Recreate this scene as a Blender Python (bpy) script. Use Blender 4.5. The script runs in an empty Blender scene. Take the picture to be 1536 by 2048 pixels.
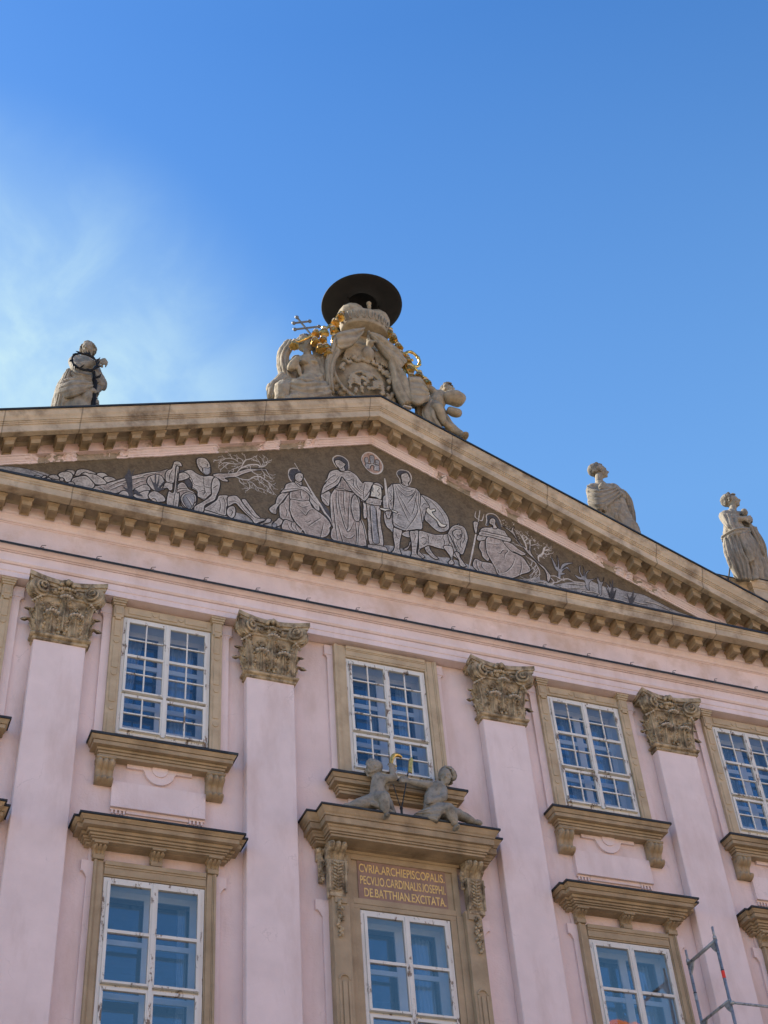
import bpy, bmesh, math, random
from mathutils import Vector, Matrix, Euler, noise
R = math.radians
random.seed(7)
sc = bpy.context.scene
COL = sc.collection

# ------------------------------------------------------------------ camera
YAW, PIT, ROL, FPX = 0.436976, 0.748271, -0.088721, 2832.77
def camera():
    f = Vector((math.sin(YAW)*math.cos(PIT), math.cos(YAW)*math.cos(PIT), math.sin(PIT)))
    r0 = Vector((math.cos(YAW), -math.sin(YAW), 0)); u0 = r0.cross(f)
    r = r0*math.cos(ROL) + u0*math.sin(ROL); u = -r0*math.sin(ROL) + u0*math.cos(ROL)
    cam = bpy.data.cameras.new('camera'); o = bpy.data.objects.new('camera', cam)
    COL.objects.link(o)
    cam.sensor_fit = 'VERTICAL'; cam.sensor_height = 24; cam.lens = 24*FPX/2048
    m = Matrix(((r.x, u.x, -f.x, -8.62), (r.y, u.y, -f.y, -19.0), (r.z, u.z, -f.z, 1.6), (0, 0, 0, 1)))
    o.matrix_world = m
    cam.clip_start = 0.1; cam.clip_end = 3000
    sc.camera = o
camera()

# ------------------------------------------------------------------ sun, sky, exposure
SUN_EL, SUN_AZ = 40.0, -50.0          # azimuth from +Y (behind the palace) towards -X
sv = Vector((math.sin(R(SUN_AZ))*math.cos(R(SUN_EL)), math.cos(R(SUN_AZ))*math.cos(R(SUN_EL)), math.sin(R(SUN_EL))))
sl = bpy.data.lights.new('sun', 'SUN'); sl.energy = 5.0; sl.angle = R(0.53); sl.color = (1.0, 0.90, 0.76)
so = bpy.data.objects.new('sun', sl); COL.objects.link(so)
so.rotation_euler = sv.to_track_quat('Z', 'Y').to_euler()

w = bpy.data.worlds.new("World"); sc.world = w; w.use_nodes = True
N = w.node_tree.nodes; L = w.node_tree.links
bg = N['Background']
sky = N.new('ShaderNodeTexSky'); sky.sky_type = 'NISHITA'; sky.sun_disc = False
sky.sun_elevation = R(SUN_EL); sky.sun_rotation = R(SUN_AZ)
sky.air_density = 1.0; sky.dust_density = 0.15; sky.ozone_density = 3.0; sky.altitude = 150
tc = N.new('ShaderNodeTexCoord')
# wispy cloud: stretched noise, only towards the left, low part of the sky (world directions)
mp = N.new('ShaderNodeMapping'); mp.inputs['Scale'].default_value = (9.0, 4.0, 12.0); mp.inputs['Rotation'].default_value = (0.75, 0.5, 0.35)
L.new(tc.outputs['Generated'], mp.inputs[0])
nz = N.new('ShaderNodeTexNoise'); nz.inputs['Scale'].default_value = 1.6; nz.inputs['Detail'].default_value = 7; nz.inputs['Roughness'].default_value = 0.55; nz.inputs['Distortion'].default_value = 0.5
L.new(mp.outputs[0], nz.inputs['Vector'])
cr = N.new('ShaderNodeMapRange'); cr.inputs[1].default_value = 0.36; cr.inputs[2].default_value = 0.72; cr.interpolation_type = 'SMOOTHSTEP'
L.new(nz.outputs[0], cr.inputs[0])
dt = N.new('ShaderNodeVectorMath'); dt.operation = 'DOT_PRODUCT'
CD = Vector((0.0, 0.765, 0.644)).normalized()
dt.inputs[1].default_value = CD
nrm = N.new('ShaderNodeVectorMath'); nrm.operation = 'NORMALIZE'; L.new(tc.outputs['Generated'], nrm.inputs[0])
L.new(nrm.outputs[0], dt.inputs[0])
mr = N.new('ShaderNodeMapRange'); mr.inputs[1].default_value = 0.945; mr.inputs[4].default_value = 1.25; mr.inputs[2].default_value = 1.0; mr.interpolation_type = 'SMOOTHSTEP'
L.new(dt.outputs['Value'], mr.inputs[0])
mm = N.new('ShaderNodeMath'); mm.operation = 'MULTIPLY_ADD'; L.new(cr.outputs[0], mm.inputs[0]); mm.inputs[1].default_value = 0.5; mm.inputs[2].default_value = 0.55; mm.use_clamp = True
m2 = N.new('ShaderNodeMath'); m2.operation = 'MULTIPLY'; L.new(mm.outputs[0], m2.inputs[0]); L.new(mr.outputs[0], m2.inputs[1])
m3 = N.new('ShaderNodeMath'); m3.operation = 'MULTIPLY'; L.new(m2.outputs[0], m3.inputs[0]); m3.inputs[1].default_value = 0.85
mix = N.new('ShaderNodeMix'); mix.data_type = 'RGBA'
L.new(m3.outputs[0], mix.inputs[0])
hs = N.new('ShaderNodeHueSaturation'); hs.inputs['Saturation'].default_value = 1.24; hs.inputs['Hue'].default_value = 0.503; hs.inputs['Value'].default_value = 0.8
L.new(sky.outputs[0], hs.inputs['Color'])
L.new(hs.outputs[0], mix.inputs[6]); mix.inputs[7].default_value = (2.0, 2.75, 2.9, 1)
sz = N.new('ShaderNodeSeparateXYZ'); L.new(nrm.outputs[0], sz.inputs[0])
eg = N.new('ShaderNodeMapRange'); eg.inputs[1].default_value = 0.88; eg.inputs[2].default_value = 0.66; eg.inputs[4].default_value = 0.42; L.new(sz.outputs[2], eg.inputs[0])
ey = N.new('ShaderNodeMapRange'); ey.inputs[1].default_value = 0.0; ey.inputs[2].default_value = 0.4; L.new(sz.outputs[1], ey.inputs[0])
em = N.new('ShaderNodeMath'); em.operation = 'MULTIPLY'; L.new(eg.outputs[0], em.inputs[0]); L.new(ey.outputs[0], em.inputs[1])
mh = N.new('ShaderNodeMix'); mh.data_type = 'RGBA'; L.new(em.outputs[0], mh.inputs[0]); L.new(hs.outputs[0], mh.inputs[6]); mh.inputs[7].default_value = (0.85, 1.75, 3.0, 1)
L.new(mh.outputs[2], mix.inputs[6])
L.new(mix.outputs[2], bg.inputs['Color']); bg.inputs['Strength'].default_value = 0.15
sc.view_settings.view_transform = 'Standard'; sc.view_settings.look = 'None'; sc.view_settings.gamma = 1
sc.view_settings.exposure = 1.12
sc.cycles.max_bounces = 8; sc.cycles.diffuse_bounces = 4; sc.cycles.transparent_max_bounces = 12
sc.cycles.caustics_reflective = False; sc.cycles.caustics_refractive = False

# ------------------------------------------------------------------ materials
def mat(name, base, rough=0.85, var=0.12, scale=3.0, second=None, amt=0.5, thr=(0.5, 0.7), s2=1.2, bump=0.15, bscale=40, metal=0.0, streak=False, spec=0.3, crack=0, joints=0):
    m = bpy.data.materials.new(name); m.use_nodes = True
    nt = m.node_tree; n = nt.nodes; l = nt.links; b = n['Principled BSDF']
    b.inputs['Roughness'].default_value = rough; b.inputs['Metallic'].default_value = metal
    b.inputs['Specular IOR Level'].default_value = spec
    g = n.new('ShaderNodeNewGeometry')
    n1 = n.new('ShaderNodeTexNoise'); n1.inputs['Scale'].default_value = scale; n1.inputs['Detail'].default_value = 6; n1.inputs['Roughness'].default_value = 0.6
    l.new(g.outputs['Position'], n1.inputs['Vector'])
    r1 = n.new('ShaderNodeMapRange'); r1.inputs[1].default_value = 0.3; r1.inputs[2].default_value = 0.7
    r1.inputs[3].default_value = 1-var; r1.inputs[4].default_value = 1+var
    l.new(n1.outputs[0], r1.inputs[0])
    mx = n.new('ShaderNodeMix'); mx.data_type = 'RGBA'; mx.blend_type = 'MULTIPLY'; mx.inputs[0].default_value = 1
    mx.inputs[6].default_value = (*base, 1); l.new(r1.outputs[0], mx.inputs[7])
    out = mx.outputs[2]
    if second:
        mp = n.new('ShaderNodeMapping'); l.new(g.outputs['Position'], mp.inputs[0])
        mp.inputs['Scale'].default_value = (1, 1, 0.28) if streak else (1, 1, 1)
        n2 = n.new('ShaderNodeTexNoise'); n2.inputs['Scale'].default_value = s2; n2.inputs['Detail'].default_value = 8; n2.inputs['Roughness'].default_value = 0.65
        l.new(mp.outputs[0], n2.inputs['Vector'])
        r2 = n.new('ShaderNodeMapRange'); r2.inputs[1].default_value = thr[0]; r2.inputs[2].default_value = thr[1]; r2.inputs[4].default_value = amt
        l.new(n2.outputs[0], r2.inputs[0])
        m2 = n.new('ShaderNodeMix'); m2.data_type = 'RGBA'; l.new(r2.outputs[0], m2.inputs[0])
        l.new(out, m2.inputs[6]); m2.inputs[7].default_value = (*second, 1); out = m2.outputs[2]
    if crack:
        wn = n.new('ShaderNodeTexNoise'); wn.inputs['Scale'].default_value = 3; wn.inputs['Detail'].default_value = 6; l.new(g.outputs['Position'], wn.inputs['Vector'])
        va = n.new('ShaderNodeVectorMath'); va.operation = 'MULTIPLY_ADD'; l.new(wn.outputs['Color'], va.inputs[0]); va.inputs[1].default_value = (.5, .5, .5); l.new(g.outputs['Position'], va.inputs[2])
        vo = n.new('ShaderNodeTexVoronoi'); vo.feature = 'DISTANCE_TO_EDGE'; vo.inputs['Scale'].default_value = 0.9; l.new(va.outputs[0], vo.inputs['Vector'])
        lt = n.new('ShaderNodeMapRange'); lt.inputs[1].default_value = 0.002; lt.inputs[2].default_value = 0.007; lt.inputs[3].default_value = 1; lt.inputs[4].default_value = 0; l.new(vo.outputs['Distance'], lt.inputs[0])
        mk = n.new('ShaderNodeMapRange'); mk.inputs[1].default_value = 0.54; mk.inputs[2].default_value = 0.6; mk.inputs[4].default_value = crack; l.new(n1.outputs[0], mk.inputs[0])
        mu = n.new('ShaderNodeMath'); mu.operation = 'MULTIPLY'; l.new(lt.outputs[0], mu.inputs[0]); l.new(mk.outputs[0], mu.inputs[1])
        m3 = n.new('ShaderNodeMix'); m3.data_type = 'RGBA'; l.new(mu.outputs[0], m3.inputs[0]); l.new(out, m3.inputs[6]); m3.inputs[7].default_value = (*[c*.4 for c in base], 1); out = m3.outputs[2]
    if joints:
        sx = n.new('ShaderNodeSeparateXYZ'); l.new(g.outputs['Position'], sx.inputs[0])
        v1 = n.new('ShaderNodeTexVoronoi'); v1.voronoi_dimensions = '1D'; v1.feature = 'DISTANCE_TO_EDGE'; v1.inputs['Scale'].default_value = joints; l.new(sx.outputs[0], v1.inputs['W'])
        v2 = n.new('ShaderNodeTexVoronoi'); v2.voronoi_dimensions = '1D'; v2.inputs['Scale'].default_value = joints; l.new(sx.outputs[0], v2.inputs['W'])
        jr = n.new('ShaderNodeMapRange'); jr.inputs[1].default_value = 0.004; jr.inputs[2].default_value = 0.009; jr.inputs[3].default_value = .5; jr.inputs[4].default_value = 0; l.new(v1.outputs['Distance'], jr.inputs[0])
        sc_ = n.new('ShaderNodeSeparateColor'); l.new(v2.outputs['Color'], sc_.inputs[0])
        tr_ = n.new('ShaderNodeMapRange'); tr_.inputs[3].default_value = .93; tr_.inputs[4].default_value = 1.06; l.new(sc_.outputs[0], tr_.inputs[0])
        m4 = n.new('ShaderNodeMix'); m4.data_type = 'RGBA'; m4.blend_type = 'MULTIPLY'; m4.inputs[0].default_value = 1; l.new(out, m4.inputs[6]); l.new(tr_.outputs[0], m4.inputs[7])
        m5 = n.new('ShaderNodeMix'); m5.data_type = 'RGBA'; l.new(jr.outputs[0], m5.inputs[0]); l.new(m4.outputs[2], m5.inputs[6]); m5.inputs[7].default_value = (.05, .04, .03, 1); out = m5.outputs[2]
    l.new(out, b.inputs['Base Color'])
    if bump:
        nb = n.new('ShaderNodeTexNoise'); nb.inputs['Scale'].default_value = bscale; nb.inputs['Detail'].default_value = 5
        l.new(g.outputs['Position'], nb.inputs['Vector'])
        bm_ = n.new('ShaderNodeBump'); bm_.inputs['Strength'].default_value = bump; bm_.inputs['Distance'].default_value = 0.02
        l.new(nb.outputs[0], bm_.inputs['Height']); l.new(bm_.outputs[0], b.inputs['Normal'])
    return m

def peel(name, paint, wood, s=9, thr=(0.56, 0.6), stretch=(1, 1, 0.35)):
    m = bpy.data.materials.new(name); m.use_nodes = True
    nt = m.node_tree; n = nt.nodes; l = nt.links; b = n['Principled BSDF']; b.inputs['Roughness'].default_value = 0.6
    g = n.new('ShaderNodeNewGeometry'); mp = n.new('ShaderNodeMapping'); mp.inputs['Scale'].default_value = stretch
    l.new(g.outputs['Position'], mp.inputs[0])
    a = n.new('ShaderNodeTexNoise'); a.inputs['Scale'].default_value = s; a.inputs['Detail'].default_value = 9; a.inputs['Roughness'].default_value = 0.75
    l.new(mp.outputs[0], a.inputs['Vector'])
    r = n.new('ShaderNodeMapRange'); r.inputs[1].default_value = thr[0]; r.inputs[2].default_value = thr[1]; l.new(a.outputs[0], r.inputs[0])
    x = n.new('ShaderNodeMix'); x.data_type = 'RGBA'; l.new(r.outputs[0], x.inputs[0]); x.inputs[6].default_value = (*paint, 1); x.inputs[7].default_value = (*wood, 1)
    v = n.new('ShaderNodeTexNoise'); v.inputs['Scale'].default_value = 2; l.new(g.outputs['Position'], v.inputs['Vector'])
    rr = n.new('ShaderNodeMapRange'); rr.inputs[3].default_value = 0.8; rr.inputs[4].default_value = 1.15; l.new(v.outputs[0], rr.inputs[0])
    y = n.new('ShaderNodeMix'); y.data_type = 'RGBA'; y.blend_type = 'MULTIPLY'; y.inputs[0].default_value = 1; l.new(x.outputs[2], y.inputs[6]); l.new(rr.outputs[0], y.inputs[7])
    l.new(y.outputs[2], b.inputs['Base Color'])
    bm_ = n.new('ShaderNodeBump'); bm_.inputs['Strength'].default_value = 0.4; bm_.inputs['Distance'].default_value = 0.01; bm_.invert = True
    l.new(r.outputs[0], bm_.inputs['Height']); l.new(bm_.outputs[0], b.inputs['Normal'])
    return m

def tess(name, c1, c2, scale=38, jmp=0.35):
    m = bpy.data.materials.new(name); m.use_nodes = True
    nt = m.node_tree; n = nt.nodes; l = nt.links; b = n['Principled BSDF']; b.inputs['Roughness'].default_value = 0.7
    g = n.new('ShaderNodeNewGeometry')
    v = n.new('ShaderNodeTexVoronoi'); v.inputs['Scale'].default_value = scale; l.new(g.outputs['Position'], v.inputs['Vector'])
    bw = n.new('ShaderNodeSeparateColor'); l.new(v.outputs['Color'], bw.inputs[0])
    n2 = n.new('ShaderNodeTexNoise'); n2.inputs['Scale'].default_value = 5; n2.inputs['Detail'].default_value = 4; l.new(g.outputs['Position'], n2.inputs['Vector'])
    ad = n.new('ShaderNodeMath'); ad.operation = 'MULTIPLY_ADD'; l.new(bw.outputs[0], ad.inputs[0]); ad.inputs[1].default_value = jmp; l.new(n2.outputs[0], ad.inputs[2])
    r = n.new('ShaderNodeMapRange'); r.inputs[1].default_value = 0.4; r.inputs[2].default_value = 0.62+jmp*.7; l.new(ad.outputs[0], r.inputs[0])
    x = n.new('ShaderNodeMix'); x.data_type = 'RGBA'; l.new(r.outputs[0], x.inputs[0]); x.inputs[6].default_value = (*c1, 1); x.inputs[7].default_value = (*c2, 1)
    l.new(x.outputs[2], b.inputs['Base Color'])
    return m

def glass(name, refl=0.3, tint=(0.75, 0.82, 0.9), gc=(0.88, 0.92, 0.95)):
    m = bpy.data.materials.new(name); m.use_nodes = True
    nt = m.node_tree; n = nt.nodes; l = nt.links
    for x in list(n):
        if x.type != 'OUTPUT_MATERIAL': n.remove(x)
    o = [x for x in n if x.type == 'OUTPUT_MATERIAL'][0]
    t = n.new('ShaderNodeBsdfTransparent'); t.inputs[0].default_value = (*tint, 1)
    gl = n.new('ShaderNodeBsdfGlossy'); gl.inputs['Roughness'].default_value = 0.015; gl.inputs['Color'].default_value = (*gc, 1)
    lw = n.new('ShaderNodeLayerWeight'); pw = n.new('ShaderNodeMath'); pw.operation = 'POWER'; pw.inputs[1].default_value = 4; l.new(lw.outputs['Facing'], pw.inputs[0])
    ma = n.new('ShaderNodeMath'); ma.operation = 'ADD'; ma.inputs[1].default_value = refl+.05; l.new(pw.outputs[0], ma.inputs[0])
    mx = n.new('ShaderNodeMixShader'); l.new(ma.outputs[0], mx.inputs[0]); l.new(t.outputs[0], mx.inputs[1]); l.new(gl.outputs[0], mx.inputs[2])
    # slightly wavy old panes
    g = n.new('ShaderNodeNewGeometry'); nb = n.new('ShaderNodeTexNoise'); nb.inputs['Scale'].default_value = 2.2; l.new(g.outputs['Position'], nb.inputs['Vector'])
    bp = n.new('ShaderNodeBump'); bp.inputs['Strength'].default_value = 0.03; bp.inputs['Distance'].default_value = 0.02; l.new(nb.outputs[0], bp.inputs['Height']); l.new(bp.outputs[0], gl.inputs['Normal'])
    l.new(mx.outputs[0], o.inputs[0])
    return m

M = {}
M['pink'] = mat('pink_plaster', (0.715, 0.585, 0.56), 0.9, 0.08, 1.1, second=(0.50, 0.37, 0.31), amt=0.75, thr=(0.47, 0.74), s2=1.3, bump=0.3, bscale=28, streak=True, crack=.22)
M['pink2'] = mat('pink_plaster_relief', (0.725, 0.605, 0.585), 0.9, 0.07, 1.5, second=(0.55, 0.42, 0.38), amt=0.6, thr=(0.48, 0.72), s2=1.9, bump=0.25, bscale=30, streak=True, crack=.2)
M['frieze'] = mat('pink_frieze_plaster', (0.71, 0.585, 0.565), 0.9, 0.14, 1.0, second=(0.55, 0.41, 0.33), amt=0.75, thr=(0.46, 0.65), s2=1.6, bump=0.25, bscale=25, crack=.22)
M['pinkw'] = mat('weathered_pink_plaster', (0.66, 0.51, 0.49), 0.92, 0.12, 3, second=(0.30, 0.25, 0.19), amt=0.85, thr=(0.56, 0.66), s2=2.6, bump=0.5, bscale=20)
M['bare'] = mat('bare_crumbling_plaster', (0.33, 0.28, 0.215), 0.95, 0.3, 6, second=(0.52, 0.40, 0.36), amt=0.8, thr=(0.58, 0.62), s2=5, bump=0.9, bscale=22)
M['stone'] = mat('ochre_sandstone', (0.35, 0.265, 0.165), 0.85, 0.2, 3.2, second=(0.14, 0.10, 0.06), amt=0.7, thr=(0.5, 0.72), s2=1.8, bump=0.25, bscale=35)
M['stone3'] = mat('pale_surround_sandstone', (0.47, 0.375, 0.25), 0.85, 0.12, 2.6, second=(0.26, 0.195, 0.12), amt=0.6, thr=(0.48, 0.72), s2=1.9, bump=0.2, bscale=35)
M['stone4'] = mat('brown_surround_sandstone', (0.38, 0.295, 0.19), 0.85, 0.14, 2.6, second=(0.22, 0.165, 0.10), amt=0.6, thr=(0.48, 0.72), s2=1.9, bump=0.2, bscale=35)
M['stone2'] = mat('pale_cornice_stone', (0.49, 0.40, 0.285), 0.85, 0.2, 2.4, second=(0.14, 0.10, 0.065), amt=0.85, thr=(0.48, 0.70), s2=2.0, bump=0.4, bscale=26, joints=.55)
M['statue'] = mat('statue_limestone', (0.27, 0.235, 0.18), 0.9, 0.28, 7, second=(0.12, 0.105, 0.085), amt=0.75, thr=(0.5, 0.7), s2=3.2, bump=0.5, bscale=50, streak=True)
M['statuep'] = mat('crest_limestone', (0.31, 0.26, 0.185), 0.9, 0.28, 6, second=(0.17, 0.14, 0.10), amt=0.7, thr=(0.52, 0.72), s2=3.5, bump=0.5, bscale=45)
M['cherub'] = mat('grey_stone', (0.30, 0.275, 0.225), 0.9, 0.25, 9, second=(0.06, 0.06, 0.05), amt=0.85, thr=(0.48, 0.66), s2=4.5, bump=0.5, bscale=50)
M['hair'] = mat('sooty_stone', (0.24, 0.21, 0.165), 0.95, 0.3, 9, second=(0.06, 0.055, 0.045), amt=0.8, thr=(0.45, 0.65), s2=7, bump=0.5, bscale=60)
M['cap'] = mat('capital_stone', (0.43, 0.345, 0.225), 0.88, 0.3, 8, second=(0.09, 0.065, 0.04), amt=0.85, thr=(0.44, 0.62), s2=5, bump=0.4, bscale=45)
M['tip'] = mat('pale_leaf_stone', (0.45, 0.40, 0.33), 0.9, 0.15, 9, bump=0.3)
M['dark'] = mat('black_sheet_metal', (0.022, 0.024, 0.024), 0.55, 0.3, 4, second=(0.06, 0.075, 0.07), amt=0.6, thr=(0.55, 0.7), s2=3, bump=0.05, spec=0.4)
M['hat'] = mat('black_painted_iron', (0.008, 0.0075, 0.007), 0.7, 0.3, 5, second=(0.016, 0.013, 0.012), amt=0.8, s2=3, bump=0.1, spec=0.35)
M['gold'] = mat('gilding', (0.85, 0.54, 0.15), 0.35, 0.3, 9, second=(0.16, 0.085, 0.02), amt=0.75, thr=(0.48, 0.62), s2=14, bump=0.4, bscale=30, metal=0.85)
M['paint'] = peel('peeling_white_paint', (0.67, 0.655, 0.60), (0.19, 0.14, 0.10), s=8, thr=(0.565, 0.60))
M['paint2'] = mat('inner_white_paint', (0.58, 0.62, 0.66), 0.6, 0.08, 3, bump=0.05)
M['glass'] = glass('window_glass', 0.075, (0.84, 0.88, 0.92))
M['glassl'] = glass('tall_window_glass', 0.15, (0.80, 0.85, 0.90), (1.0, .86, .70))
M['glass2'] = glass('inner_window_glass', 0.05, (0.8, 0.85, 0.9))
M['curtain'] = mat('white_curtain', (0.62, 0.66, 0.70), 0.95, 0.1, 3, bump=0)
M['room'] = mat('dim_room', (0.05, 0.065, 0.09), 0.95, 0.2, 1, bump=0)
M['mosbg'] = tess('olive_brown_mosaic', (0.085, 0.06, 0.03), (0.15, 0.11, 0.06), 30, 0.35)
M['m0'] = tess('pale_grey_tesserae', (0.19, 0.165, 0.14), (0.50, 0.45, 0.39))
M['m1'] = tess('pinkish_tesserae', (0.20, 0.165, 0.135), (0.46, 0.385, 0.325))
M['m2'] = tess('terracotta_tesserae', (0.25, 0.16, 0.115), (0.47, 0.32, 0.24))
M['m3'] = tess('bluish_grey_tesserae', (0.18, 0.17, 0.155), (0.45, 0.42, 0.38))
M['m7'] = tess('ground_tesserae', (0.17, 0.16, 0.15), (0.42, 0.40, 0.37))
M['mG'] = tess('mid_grey_tesserae', (0.15, 0.145, 0.145), (0.34, 0.335, 0.33))
M['mW'] = tess('whitish_tesserae', (0.5, 0.47, 0.38), (0.7, 0.66, 0.55))
M['mD'] = tess('charcoal_tesserae', (0.035, 0.033, 0.035), (0.085, 0.08, 0.08))
M['mL'] = tess('light_line_tesserae', (0.38, 0.34, 0.29), (0.62, 0.57, 0.50))
M['line'] = mat('black_outline_tesserae', (0.028, 0.024, 0.022), 0.8, 0.3, 20, bump=0)
M['plaque'] = mat('dark_rose_marble', (0.28, 0.18, 0.135), 0.6, 0.2, 5, second=(0.28, 0.18, 0.14), amt=0.6, thr=(0.5, 0.75), s2=9, bump=0.1)
M['letter'] = mat('gilt_letter', (0.78, 0.54, 0.20), 0.45, 0.2, 9, bump=0.1, metal=0.3)
M['steel'] = mat('galvanised_steel', (0.36, 0.38, 0.38), 0.5, 0.25, 7, second=(0.14, 0.15, 0.15), amt=0.7, thr=(0.5, 0.6), s2=12, bump=0.1, metal=0.5)
M['grey_iron'] = mat('grey_iron', (0.16, 0.16, 0.15), 0.5, 0.2, 9, bump=0.1, metal=0.4)
M['red'] = mat('red_marker_paint', (0.75, 0.05, 0.03), 0.5, 0.1, 9, bump=0)
M['pave'] = mat('pale_paving', (0.42, 0.35, 0.27), 0.85, 0.12, 0.6, second=(0.30, 0.27, 0.23), amt=0.5, s2=0.3, bump=0.1, bscale=12)
M['house'] = mat('cream_render', (0.62, 0.48, 0.31), 0.9, 0.06, 0.5, bump=0.1)
M['tile'] = mat('orange_roof_tiles', (0.52, 0.17, 0.07), 0.8, 0.25, 2.5, second=(0.30, 0.10, 0.05), amt=0.6, s2=5, bump=0.4, bscale=6)
M['wind'] = mat('dark_window', (0.05, 0.06, 0.07), 0.15, 0.1, 1, bump=0)

# ------------------------------------------------------------------ mesh helpers
class MB:
    def __init__(s): s.v = []; s.f = []; s.mi = []; s.m = 0
    def add(s, vs, fs):
        b = len(s.v); s.v += [tuple(q) for q in vs]
        for f in fs: s.f.append([b+i for i in f]); s.mi.append(s.m)
    def box(s, x0, x1, y0, y1, z0, z1):
        s.add([(x0,y0,z0),(x1,y0,z0),(x1,y1,z0),(x0,y1,z0),(x0,y0,z1),(x1,y0,z1),(x1,y1,z1),(x0,y1,z1)],
              [(0,3,2,1),(4,5,6,7),(0,1,5,4),(1,2,6,5),(2,3,7,6),(3,0,4,7)])
    def tube(s, pts, rad, n=8, cap=True):
        pts = [Vector(p) for p in pts]; k = len(pts)
        if not hasattr(rad, '__len__'): rad = [rad]*k
        up = None; rings = []
        for i in range(k):
            t = (pts[min(i+1, k-1)]-pts[max(i-1, 0)])
            if t.length < 1e-7: t = Vector((0, 0, 1))
            t.normalize()
            if up is None:
                up = t.orthogonal().normalized()
            up = (up - t*up.dot(t)); up = up.normalized() if up.length > 1e-6 else t.orthogonal().normalized()
            w_ = t.cross(up)
            rings.append([pts[i]+(up*math.cos(a)+w_*math.sin(a))*rad[i] for a in [2*math.pi*j/n for j in range(n)]])
        vs = [p for r in rings for p in r]; fs = []
        for i in range(k-1):
            for j in range(n):
                a = i*n+j; b = i*n+(j+1) % n; fs.append((a, b, b+n, a+n))
        if cap: fs += [tuple(range(n-1, -1, -1)), tuple((k-1)*n+j for j in range(n))]
        s.add(vs, fs)
    def ell(s, c, r, nu=10, nv=7, rot=None):
        c = Vector(c); vs = []
        if not hasattr(r, '__len__'): r = (r, r, r)
        for i in range(1, nv):
            th = math.pi*i/nv
            for j in range(nu):
                ph = 2*math.pi*j/nu
                q = Vector((r[0]*math.sin(th)*math.cos(ph), r[1]*math.sin(th)*math.sin(ph), r[2]*math.cos(th)))
                if rot: q = rot @ q
                vs.append(c+q)
        a = Vector((0, 0, r[2])); b = Vector((0, 0, -r[2]))
        if rot: a = rot @ a; b = rot @ b
        vs += [c+a, c+b]; t = (nv-1)*nu; fs = []
        for j in range(nu):
            fs.append((t, j, (j+1) % nu)); fs.append((t+1, (nv-2)*nu+(j+1) % nu, (nv-2)*nu+j))
        for i in range(nv-2):
            for j in range(nu):
                fs.append((i*nu+j, (i+1)*nu+j, (i+1)*nu+(j+1) % nu, i*nu+(j+1) % nu))
        s.add(vs, fs)
    def prism(s, poly, y0, y1):            # polygon of (x, z), extruded in y
        n = len(poly); vs = [(x, y0, z) for x, z in poly]+[(x, y1, z) for x, z in poly]
        fs = [tuple(range(n)), tuple(range(2*n-1, n-1, -1))]+[(i, i+n, (i+1) % n+n, (i+1) % n) for i in range(n)]
        s.add(vs, fs)
    def extrude(s, prof, x0, x1, slope=0.0, n=1):   # closed profile of (y, z) swept along x
        k = len(prof); vs = []; fs = []
        for i in range(n+1):
            x = x0+(x1-x0)*i/n
            vs += [(x, y, z+slope*(x-x0)) for y, z in prof]
        for i in range(n):
            for j in range(k):
                a = i*k+j; b = i*k+(j+1) % k; fs.append((a, b, b+k, a+k))
        fs += [tuple(range(k-1, -1, -1)), tuple(n*k+j for j in range(k))]
        s.add(vs, fs)
    def hood(s, cx, hw, yf, yw, prof):     # moulding mitred round three sides; prof = (p, z), bottom to top
        vs = []; k = len(prof)
        for p, z in prof: vs += [(cx-hw-p, yw, z), (cx-hw-p, yf-p, z), (cx+hw+p, yf-p, z), (cx+hw+p, yw, z)]
        fs = [(i*4+j, i*4+j+1, i*4+j+5, i*4+j+4) for i in range(k-1) for j in range(3)]
        fs += [(3, 2, 1, 0), tuple((k-1)*4+j for j in range(4)), tuple([i*4 for i in range(k)]+[i*4+3 for i in range(k-1, -1, -1)])]
        s.add(vs, fs)
    def build(s, name, m, parent=None, smooth=False, bevel=0, kind=None, label=None, origin=None):
        me = bpy.data.meshes.new(name)
        o_ = Vector(origin) if origin else Vector((0, 0, 0))
        if origin: s.v = [tuple(Vector(q)-o_) for q in s.v]
        me.from_pydata(s.v, [], s.f)
        ms = m if isinstance(m, (list, tuple)) else [m]
        for q in ms: me.materials.append(M[q])
        if len(ms) > 1: me.polygons.foreach_set('material_index', s.mi)
        b = bmesh.new(); b.from_mesh(me); bmesh.ops.recalc_face_normals(b, faces=b.faces)
        if bevel:
            es = [e for e in b.edges if len(e.link_faces) == 2 and e.calc_face_angle(0) > 0.5]
            bmesh.ops.bevel(b, geom=es, offset=bevel, segments=1, affect='EDGES', profile=0.5)
        b.to_mesh(me); b.free()
        if smooth: me.polygons.foreach_set('use_smooth', [True]*len(me.polygons))
        me.update()
        o = bpy.data.objects.new(name, me); COL.objects.link(o); o.location = o_
        if parent:
            o.parent = parent; o.location = o_ - Vector(parent.get('_at', (0, 0, 0)))
            o['_at'] = tuple(o_)
        else: o['_at'] = tuple(o_)
        if kind: o['kind'] = kind
        if label: o['label'] = label
        return o

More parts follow.
